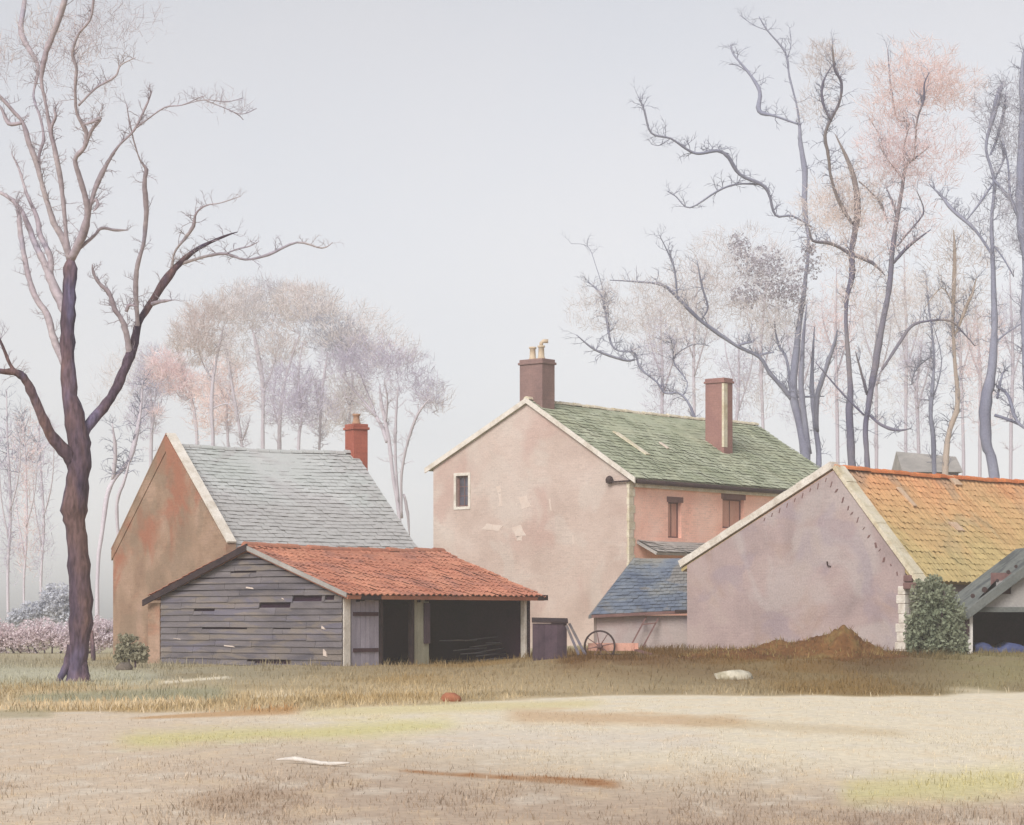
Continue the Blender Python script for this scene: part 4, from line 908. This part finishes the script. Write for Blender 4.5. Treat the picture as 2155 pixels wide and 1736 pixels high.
tree('bare_tree', 48., big, M['bark_near'], 'large bare forked tree with thick purple brown trunk at the left', [
   ('crown', [(180, 70, 80, 90), (110, 110, 60, 90), (20, 130, 50, 70), (230, 60, 70, 70), (300, 40, 60, 60, .4), (470, 220, 60, 40, .4), (200, 190, 60, 60, .6)], 1500, .3, .03, M['tw_grey']),
   ('crown', [(10, 110, 26, 40), (170, 110, 40, 60), (90, 60, 60, 60)], 420, .22, .05, M['tw_tan'])], twig=420, seed=4, sides=12, pale=6)
# -- right hand trees, traced in a close up of that corner
def RR(L): return [(1166.6 + x * .5824, y * .5824, q * .5824) for x, y, q in L]
dr = 118.
tree('bare_tree', 120., [RR(q) for q in [
  [(925, 2340, 30), (915, 1900, 26), (905, 1640, 24), (880, 1500, 22), (862, 1400, 20), (882, 1200, 16), (905, 1030, 11), (918, 900, 8), (915, 830, 9), (905, 750, 14), (905, 620, 14), (890, 520, 11), (880, 400, 5), (850, 280, 5), (835, 190, 5), (770, 110, 4), (740, 60, 3)],
  [(920, 1640, 15), (900, 1480, 16), (892, 1380, 14), (898, 1250, 10), (912, 1100, 6)],
  [(950, 1760, 14), (955, 1640, 14), (938, 1500, 12), (930, 1380, 12), (936, 1250, 6), (940, 1180, 3)],
  [(950, 1560, 10), (948, 1440, 14), (982, 1330, 12), (1015, 1230, 7), (1022, 1190, 3)],
  [(930, 820, 5), (860, 780, 5), (800, 778, 6), (775, 700, 7), (745, 665, 9), (670, 630, 9), (630, 570, 10), (590, 545, 8), (520, 555, 7), (480, 540, 6), (420, 500, 5), (350, 480, 5), (325, 400, 5), (305, 350, 4)],
  [(745, 665, 6), (660, 665, 5), (590, 690, 5), (490, 750, 4), (440, 710, 3), (410, 690, 2)],
  [(855, 1440, 12), (825, 1400, 12), (780, 1350, 11), (740, 1290, 9), (660, 1250, 8), (600, 1210, 10), (520, 1150, 10), (450, 1080, 9), (390, 1030, 7), (300, 1018, 4), (200, 1012, 2)],
  [(885, 450, 5), (800, 420, 6), (740, 400, 12), (742, 330, 10), (700, 260, 7), (650, 200, 5), (635, 165, 3)],
  [(445, 1078, 4), (440, 1020, 5), (430, 960, 5), (400, 890, 3), (380, 850, 2)], [(530, 1155, 3), (555, 1110, 5), (535, 1040, 5), (515, 940, 3)],
  [(852, 1400, 8), (840, 1300, 7), (808, 1240, 7), (795, 1160, 4)], [(845, 1436, 4), (900, 1434, 6), (975, 1432, 4)],
  [(735, 1285, 5), (770, 1276, 6), (795, 1274, 3)], [(660, 1250, 4), (690, 1240, 7), (718, 1236, 5)], [(420, 500, 2), (380, 525, 2), (350, 520, 1)],
  [(700, 260, 3), (660, 235, 3), (630, 232, 2)], [(840, 220, 2), (855, 160, 2), (850, 100, 1.4)], [(770, 110, 2), (720, 90, 2), (670, 55, 1.2)]]],
  M['bark_slate'], 'pale grey many stemmed bare tree behind the green roof with long branches reaching left', [
  ('crown', [(1560, 560, 130, 90), (1480, 620, 120, 90, .8), (1620, 660, 110, 80, .8), (1420, 640, 90, 70, .5)], 5200, .5, .045, M['tw_beige'])], twig=120, seed=11)
tree('bare_tree', 116., [RR(q) for q in [
  [(560, 2330, 14), (560, 1900, 12), (520, 1560, 9), (465, 1430, 6), (400, 1420, 5), (370, 1380, 5), (310, 1330, 5), (290, 1275, 5), (235, 1268, 4), (205, 1240, 6), (190, 1160, 6), (182, 1110, 6), (165, 1060, 6), (125, 1020, 4)],
  [(290, 1300, 4), (250, 1300, 7), (150, 1265, 6), (80, 1210, 4)], [(465, 1430, 3), (480, 1380, 3), (430, 1300, 4), (500, 1245, 3), (560, 1250, 2)], [(430, 1300, 3), (425, 1240, 4), (415, 1215, 2)],
  [(200, 1200, 2), (190, 1100, 2), (150, 960, 1.5), (120, 890, 1.4), (60, 880, 1)]]],
  M['bark_slate'], 'slight bare tree with drooping branches behind the farmhouse roof ridge', [
  ('crown', [(1330, 650, 110, 70), (1230, 650, 50, 60, .5), (1400, 720, 90, 40, .5)], 2100, .5, .04, M['tw_beige'])], twig=60, seed=12)
tree('bare_tree', 112., [RR(q) for q in [
  [(1100, 2345, 26), (1085, 1900, 24), (1075, 1660, 20), (1065, 1500, 18), (1070, 1400, 15), (1055, 1200, 10), (1057, 1080, 11), (1076, 1000, 16), (1075, 900, 14), (1095, 780, 16), (1090, 680, 14), (1065, 590, 11), (1015, 485, 8)],
  [(1078, 810, 9), (1030, 730, 9), (1000, 640, 7), (990, 560, 9), (978, 490, 9), (1000, 430, 8), (1030, 370, 7), (1038, 300, 7), (1012, 245, 7), (1005, 160, 3)],
  [(998, 432, 7), (970, 370, 7), (970, 300, 6), (1003, 238, 5)],
  [(1075, 920, 10), (1000, 880, 8), (935, 870, 7), (922, 825, 4)], [(1080, 920, 10), (1150, 950, 9), (1195, 995, 6)], [(1100, 655, 4), (1160, 710, 4), (1185, 750, 7), (1205, 808, 5)]]],
  M['bark_blue'], 'tall bare tree with an oval looped fork at its top, behind the barn ridge', [
  ('crown', [(1740, 130, 60, 50), (1720, 230, 50, 50, .5)], 1300, .4, .045, M['tw_tan']),
  ('crown', [(1800, 430, 100, 90), (1740, 450, 80, 80, .7), (1800, 540, 90, 60, .6), (1820, 620, 80, 60, .4)], 4200, .45, .045, M['tw_peach'])], twig=70, seed=13)
tree('bare_tree', 108., [RR(q) for q in [
  [(1150, 2350, 20), (1140, 1900, 17), (1130, 1665, 14), (1125, 1550, 14), (1140, 1430, 15), (1160, 1320, 19), (1185, 1170, 17), (1210, 1040, 14), (1222, 900, 13), (1240, 780, 11), (1260, 660, 9), (1270, 600, 7), (1300, 575, 5), (1355, 530, 3)],
  [(1300, 580, 4), (1304, 520, 5), (1312, 430, 5), (1335, 360, 6), (1338, 300, 4), (1355, 262, 2)], [(1268, 610, 3), (1262, 540, 4), (1282, 440, 5), (1240, 432, 5), (1216, 310, 5), (1205, 180, 4)],
  [(1238, 785, 6), (1222, 730, 6), (1200, 680, 3)], [(1225, 950, 9), (1280, 890, 9), (1360, 830, 3)], [(1185, 1335, 7), (1240, 1250, 8), (1290, 1180, 9), (1350, 1160, 6), (1430, 1160, 5), (1480, 1205, 4), (1520, 1250, 3)],
  [(1240, 890, 4), (1262, 860, 5), (1310, 805, 5), (1335, 760, 4), (1310, 690, 3)], [(1130, 1425, 7), (1105, 1330, 6), (1088, 1270, 3)],
  [(1128, 1490, 5), (1180, 1535, 8), (1240, 1555, 8), (1290, 1548, 4)], [(1120, 1500, 6), (1040, 1420, 5), (945, 1310, 4)], [(1190, 560, 2), (1180, 500, 3), (1140, 430, 2)], [(1262, 650, 3), (1190, 555, 2), (1170, 500, 1)]]],
  M['bark_blue'], 'tall bare tree with the darkest trunk and a pink crown, behind the barn ridge', [
  ('crown', [(1930, 160, 110, 80), (2000, 190, 80, 60, .8), (1880, 230, 90, 60, .7)], 4600, .42, .05, M['tw_pink']),
  ('crown', [(1880, 320, 90, 90), (1950, 330, 110, 90, .7), (1900, 480, 100, 90, .4)], 4200, .45, .045, M['tw_rose'])], twig=80, seed=14)
tree('bare_tree', 126., [RR(q) for q in [[(1385, 2320, 14), (1378, 1900, 13), (1370, 1610, 12), (1360, 1500, 12), (1366, 1400, 9), (1372, 1280, 6), (1350, 1080, 5), (1342, 980, 3)],
  [(1365, 1450, 4), (1400, 1300, 3), (1350, 1120, 2)], [(1372, 1280, 3), (1310, 1330, 4), (1290, 1390, 3)]]], M['bark_slate'], 'slender pale grey bare tree left of the tan trunk', [
  ('crown', [(1960, 640, 90, 90), (1880, 680, 80, 80, .7)], 1500, .5, .04, M['tw_beige'])], twig=40, seed=15)
tree('bare_tree', 114., [RR(q) for q in [[(1400, 2340, 18), (1405, 1900, 16), (1415, 1650, 15), (1430, 1550, 14), (1457, 1460, 13), (1447, 1300, 9), (1440, 1150, 9), (1447, 950, 10), (1443, 830, 3)],
  [(1445, 1220, 5), (1480, 1130, 9), (1510, 1060, 7), (1525, 1005, 3)], [(1440, 1100, 3), (1400, 1040, 3), (1340, 1110, 2)]]], M['bark_tan'], 'slim tan barked bare tree rising from behind the ochre roof', [
  ('crown', [(2020, 560, 90, 100), (2040, 680, 80, 80, .6)], 1300, .5, .04, M['tw_peach'])], twig=40, seed=16)
tree('bare_tree', 104., [RR(q) for q in [[(1600, 2360, 34), (1590, 1900, 32), (1585, 1680, 24), (1560, 1600, 28), (1560, 1450, 28), (1583, 1330, 22), (1590, 1150, 16), (1586, 980, 12), (1580, 800, 9), (1590, 660, 8), (1560, 540, 7), (1575, 460, 10), (1595, 380, 16), (1610, 325, 13), (1620, 300, 5)],
  [(1588, 930, 7), (1520, 830, 8), (1440, 760, 10), (1400, 710, 7), (1355, 665, 3)], [(1590, 655, 5), (1540, 730, 6), (1490, 795, 5)], [(1588, 650, 7), (1640, 710, 8), (1697, 780, 8), (1760, 850, 5)], [(1575, 560, 5), (1600, 500, 7), (1625, 400, 8), (1632, 330, 5)],
  [(1598, 1395, 8), (1640, 1430, 9), (1670, 1520, 9), (1720, 1560, 6)], [(1590, 1500, 8), (1650, 1520, 8), (1700, 1545, 6)], [(1590, 1240, 5), (1640, 1200, 4), (1720, 1150, 3)], [(1582, 880, 4), (1620, 930, 4), (1660, 1000, 3)], [(1590, 650, 4), (1625, 570, 5), (1610, 500, 3)], [(1600, 1440, 6), (1620, 1350, 6), (1640, 1340, 3)]]],
  M['bark_slate'], 'stout dark grey bare tree near the right edge of the picture', [
  ('crown', [(2095, 230, 50, 80), (2120, 330, 60, 90, .7), (2090, 480, 80, 90, .4)], 1800, .42, .05, M['tw_slate'])], twig=80, seed=17)
tree('bare_tree', 100., [RR(q) for q in [[(1740, 2370, 26), (1730, 1900, 24), (1715, 1500, 22), (1700, 1200, 18), (1705, 950, 18), (1690, 850, 22), (1685, 700, 24), (1690, 520, 22), (1695, 400, 18), (1690, 280, 14), (1695, 180, 6)],
  [(1690, 800, 9), (1650, 720, 8), (1640, 600, 5), (1620, 500, 2)], [(1700, 1300, 8), (1690, 1150, 8), (1694, 1000, 4)]]], M['bark_slate'], 'half hidden mottled tree cut by the right edge', [
  ('crown', [(2150, 250, 40, 110), (2150, 450, 50, 110)], 1600, .4, .05, M['tw_slate'])], twig=40, seed=18)
# ivy ball hanging in the pale tree
tag(leaves([(1556, 515, 26, 30), (1600, 560, 60, 44), (1570, 622, 36, 30), (1650, 610, 60, 44), (1700, 560, 40, 40, .5), (1702, 522, 18, 18, 1.6)], 119., 3000, .14, thin=False).build('ivy_clump', M['tw_dusk'], fix=False), 'mottled grey ivy clump hanging among pale branches above the chimney', 'ivy')
# -- slim pale trees far behind on the right
slim = [(1392, 640, 'lilac', 'thin'), (1462, 560, 'beige', 'slender'), (1545, 700, 'lilac', 'thin'), (1610, 560, 'beige', 'slender'), (1690, 640, 'lilac', 'thin'), (1765, 560, 'rose', 'slender'), (1845, 600, 'beige', 'thin'), (1905, 520, 'peach', 'slender'), (1935, 700, 'lilac', 'thin'), (2030, 560, 'beige', 'slender'), (2062, 640, 'rose', 'thin'), (2125, 560, 'lilac', 'slender')]
where = ['left of the second chimney behind the green roof', 'above the middle of the green roof', 'right of the second chimney', 'left of the many stemmed tree', 'hard by the many stemmed tree', 'left of the looped fork tree', 'between the looped tree and the pink crowned tree', 'right of the pink crowned tree', 'above the distant grey shed', 'right of the tan barked tree', 'left of the stout grey tree', 'right of the stout grey tree']
for i, (px, top_, tw_, ad) in enumerate(slim):
    rg = random.Random(300 + i); a, c = rg.uniform(-10, 10), rg.uniform(-14, 14); m_ = (950 + top_) / 2
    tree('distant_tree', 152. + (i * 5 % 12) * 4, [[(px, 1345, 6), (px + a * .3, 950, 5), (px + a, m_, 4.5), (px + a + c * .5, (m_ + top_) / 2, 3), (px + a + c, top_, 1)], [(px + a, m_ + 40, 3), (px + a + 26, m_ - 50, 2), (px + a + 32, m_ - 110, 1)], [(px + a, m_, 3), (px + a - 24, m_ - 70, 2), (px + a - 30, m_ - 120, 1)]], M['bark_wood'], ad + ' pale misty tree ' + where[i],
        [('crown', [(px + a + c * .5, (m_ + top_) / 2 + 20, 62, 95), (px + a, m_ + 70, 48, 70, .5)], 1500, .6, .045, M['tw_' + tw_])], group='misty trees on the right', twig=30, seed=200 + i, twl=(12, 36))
# -- wood behind the cottage
dwood = 190.
W = [
 ([[(446, 1335, 7), (446, 1000, 6), (448, 930, 5), (445, 850, 6), (450, 790, 4), (463, 720, 3), (470, 690, 2)], [(446, 860, 3), (480, 850, 2), (500, 880, 1)], [(447, 800, 3), (425, 760, 2), (410, 700, 1.5)]], [(410, 715, 60, 60), (440, 660, 60, 40, .6)], 'tan', 'leaning slim tree in the misty wood, second from its left'),
 ([[(420, 1335, 6), (415, 950, 5), (410, 880, 5), (402, 835, 4), (385, 785, 2.5), (375, 740, 1.5)], [(402, 835, 3), (385, 840, 2), (350, 800, 1.5)]], [(350, 780, 50, 50), (395, 815, 45, 36, .8), (330, 870, 20, 14, .5)], 'rose', 'rosy crowned slim tree at the left edge of the misty wood'),
 ([[(515, 1335, 7), (512, 1000, 5), (508, 930, 4), (495, 850, 5), (480, 760, 4), (473, 720, 2)], [(498, 860, 2), (470, 810, 1.5)], [(508, 930, 2.5), (520, 900, 3), (522, 890, 1)]], [(500, 650, 70, 60), (480, 730, 60, 60, .5)], 'beige', 'straight slim tree with beige crown in the misty wood'),
 ([[(556, 1335, 8), (553, 950, 6), (553, 880, 5), (553, 810, 7), (540, 730, 6), (530, 690, 3)], [(553, 830, 4), (572, 780, 3), (590, 710, 2)]], [(560, 640, 90, 60), (570, 740, 60, 60, .6)], 'grey', 'twin topped tree in the middle of the misty wood'),
 ([[(586, 1335, 8), (588, 970, 7), (588, 920, 6), (590, 860, 5), (600, 800, 4), (618, 740, 3), (632, 698, 2)], [(592, 850, 3), (620, 835, 2), (650, 800, 1.5)], [(588, 900, 3), (575, 850, 3), (580, 800, 1.5)]], [(640, 640, 80, 50), (600, 720, 60, 60, .4)], 'tan', 'right leaning tree with tan crown in the misty wood'),
 ([[(672, 1335, 6), (672, 980, 4), (673, 920, 4), (676, 850, 5), (682, 790, 4), (690, 740, 2)], [(673, 880, 3), (668, 840, 4), (664, 795, 2)]], [(700, 700, 70, 50), (730, 730, 60, 50), (660, 660, 60, 36, .5)], 'slate', 'forked slim tree with grey crown left of the red chimney'),
]
W += [
 ([[(318, 1335, 6), (318, 950, 5), (322, 880, 4), (316, 820, 3), (322, 740, 1.5)], [(320, 860, 2), (340, 800, 1.5)]], [(320, 800, 50, 80), (300, 880, 40, 50, .6)], 'lilac', 'faint lilac tree leftmost behind the cottage gable'),
 ([[(480, 1335, 6), (480, 950, 4), (476, 880, 4), (486, 800, 3), (482, 720, 1.5)], [(478, 850, 2), (455, 800, 1.5)]], [(470, 820, 70, 90), (440, 880, 50, 50, .6)], 'pink', 'pale pinkish tree low in the misty wood above the grey roof'),
 ([[(628, 1335, 6), (628, 960, 5), (634, 880, 4), (628, 800, 3), (636, 720, 1.5)], [(630, 850, 2), (655, 800, 1.5)]], [(610, 830, 70, 80), (660, 860, 60, 60, .6)], 'lilac', 'pale lilac tree in the misty wood right of the leaning tree'),
 ([[(740, 1335, 6), (740, 960, 4), (735, 890, 4), (742, 820, 3), (736, 760, 1.5)], [(738, 860, 2), (720, 820, 1.5)]], [(730, 840, 60, 70), (700, 880, 60, 50, .6)], 'beige', 'pale beige tree in the misty wood right behind the red chimney'),
]
for i, (lm, cr_, tw_, lab) in enumerate(W):
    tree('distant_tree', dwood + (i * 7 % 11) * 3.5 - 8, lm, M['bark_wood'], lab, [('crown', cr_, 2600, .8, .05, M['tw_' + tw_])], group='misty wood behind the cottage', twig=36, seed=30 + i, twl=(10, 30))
tree('distant_tree', 150., [[(848, 1340, 9), (840, 1090, 6), (828, 1010, 6), (820, 940, 6), (812, 890, 6), (803, 850, 5), (799, 810, 3)], [(815, 930, 6), (800, 890, 5), (770, 850, 4), (735, 810, 3), (715, 785, 2)], [(838, 1060, 5), (832, 960, 4), (833, 880, 4), (838, 815, 2.5)], [(845, 1090, 5), (845, 1000, 4), (858, 930, 4), (880, 870, 4), (905, 838, 2.5)], [(812, 890, 4), (815, 840, 3), (808, 800, 2)], [(850, 1040, 4), (858, 1080, 5), (862, 1130, 5)],
  [(795, 880, 3), (760, 850, 2), (725, 835, 1.5)], [(790, 870, 3), (770, 820, 3), (760, 790, 1.5)]], M['bark_wood'], 'fan shaped lilac grey tree between the red chimney and the farmhouse', [
  ('crown', [(760, 750, 90, 50), (830, 780, 90, 60), (900, 830, 50, 46), (720, 770, 60, 40, .8)], 3400, .6, .05, M['tw_lilac']), ('crown', [(640, 640, 90, 50), (740, 690, 100, 60), (820, 740, 70, 50), (920, 840, 40, 40, .8)], 2600, .6, .05, M['tw_beige'])], group='misty wood behind the cottage', twig=50, seed=40)
# -- saplings left of the cottage
tree('sapling', 92., [[(204, 1372, 6), (206, 1190, 6), (215, 1120, 6), (224, 1050, 7), (240, 1008, 7), (272, 968, 7), (290, 900, 6), (297, 850, 4), (300, 800, 2)], [(238, 1010, 5), (243, 950, 6), (236, 890, 3)], [(250, 1140, 5), (246, 1060, 5), (262, 1010, 5), (274, 965, 4)]], M['bark_pale'], 'pale lilac twin stemmed sapling left of the cottage gable', [('crown', [(270, 780, 60, 60), (230, 830, 50, 70, .5)], 700, .4, .03, M['tw_beige'])], twig=40, seed=50)
far = [(18, 1270, 10, 880, 'faint sapling nearest the left edge of the field'), (52, 1290, 8, 930, 'faint lilac sapling between the big trunk and the left edge'), (88, 1280, 9, 900, 'faint grey sapling closest to the big trunk on its left')]
for i, (px, py, q, top_, lab) in enumerate(far):
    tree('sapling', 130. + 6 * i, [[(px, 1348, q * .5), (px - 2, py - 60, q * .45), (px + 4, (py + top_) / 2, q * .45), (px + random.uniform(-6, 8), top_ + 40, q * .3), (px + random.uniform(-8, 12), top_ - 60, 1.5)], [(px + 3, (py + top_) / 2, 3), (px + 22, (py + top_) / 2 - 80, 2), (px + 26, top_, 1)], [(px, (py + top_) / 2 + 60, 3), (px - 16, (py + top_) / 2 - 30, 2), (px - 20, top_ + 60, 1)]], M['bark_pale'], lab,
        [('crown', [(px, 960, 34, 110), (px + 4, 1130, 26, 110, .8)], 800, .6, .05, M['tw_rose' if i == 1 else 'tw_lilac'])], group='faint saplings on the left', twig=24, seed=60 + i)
# -- bushes and hedge
def bush(name, d, bl, n, size, m_, label, cat, stems=((0, 0),), bark='bark_near'):
    cx_ = sum(q[0] for q in bl) / len(bl); r = thing(name, (P(cx_, 0, d).x, d, 0), label, cat); leaves(bl, d, n, size).build('foliage', m_, r, fix=False)
    b = MB(); rng = random.Random(n)
    for q in bl:
        p0 = Vector((P(cx_ + (q[0] - cx_) * .6, 0, d).x, d, -.1)); p1 = P(q[0], q[1] - q[3] * .4, d); p1.y += rng.uniform(-.2, .2); b.tube([p0, p0.lerp(p1, .5) + Vector((rng.uniform(-.08, .08), 0, 0)), p1], [.035, .025, .01], 6)
    b.build('stems', M[bark], r, smooth=True); return r
bush('bush', 63.5, [(1945, 1258, 34, 42), (1985, 1262, 34, 38), (1935, 1305, 34, 50), (1990, 1310, 44, 54), (1955, 1355, 50, 44), (2010, 1360, 34, 44), (2024, 1395, 14, 22, .8), (1922, 1345, 22, 46), (1965, 1225, 22, 18), (1930, 1238, 14, 20, .5), (2018, 1290, 18, 26, .5), (1970, 1320, 72, 88, .25)], 8200, .11, M['bush'], 'dense grey green bush between the barn corner and right shed', 'bush')
bush('bush', 60.5, [(268, 1362, 26, 34), (292, 1375, 24, 24), (256, 1382, 18, 16)], 1500, .11, M['olive_bush'], 'small olive bush at the foot of the cottage gable', 'bush')
bush('bush', 100., [(120, 1268, 42, 44), (70, 1290, 36, 28), (40, 1300, 30, 20), (160, 1300, 40, 30)], 6000, .14, M['blue_bush'], 'pale blue grey bush above the left hedge', 'bush', bark='bark_pale')
hb_ = [(px, 1340 + 8 * sin(px * .05), 34, 34 + 8 * sin(px * .09 + 1)) for px in range(-30, 250, 24)]
r = bush('hedge', 84., hb_, 22000, .08, M['hedge'], 'low pinkish brown hedge running left from the cottage', 'hedge')

# ------------------------------------------------------------------ haze
bpy.ops.mesh.primitive_cube_add(size=1); hz = bpy.context.object; hz.name = 'haze'
hz.scale = (640, 430, 48); hz.location = (0, 140, 48 / 2 - 1.4)
tag(hz, 'thin pale winter mist over the whole farm', 'haze', kind='stuff')
hm = bpy.data.materials.new('haze'); hm.use_nodes = True; t = hm.node_tree; t.nodes.remove(t.nodes['Principled BSDF'])
pv = t.nodes.new('ShaderNodeVolumePrincipled'); pv.inputs['Color'].default_value = (1, 1, 1, 1); pv.inputs['Density'].default_value = .0011; pv.inputs['Anisotropy'].default_value = .2
t.links.new(pv.outputs[0], t.nodes['Material Output'].inputs['Volume']); hz.data.materials.append(hm)
S.cycles.max_bounces = 6; S.cycles.volume_bounces = 3; S.cycles.diffuse_bounces = 4
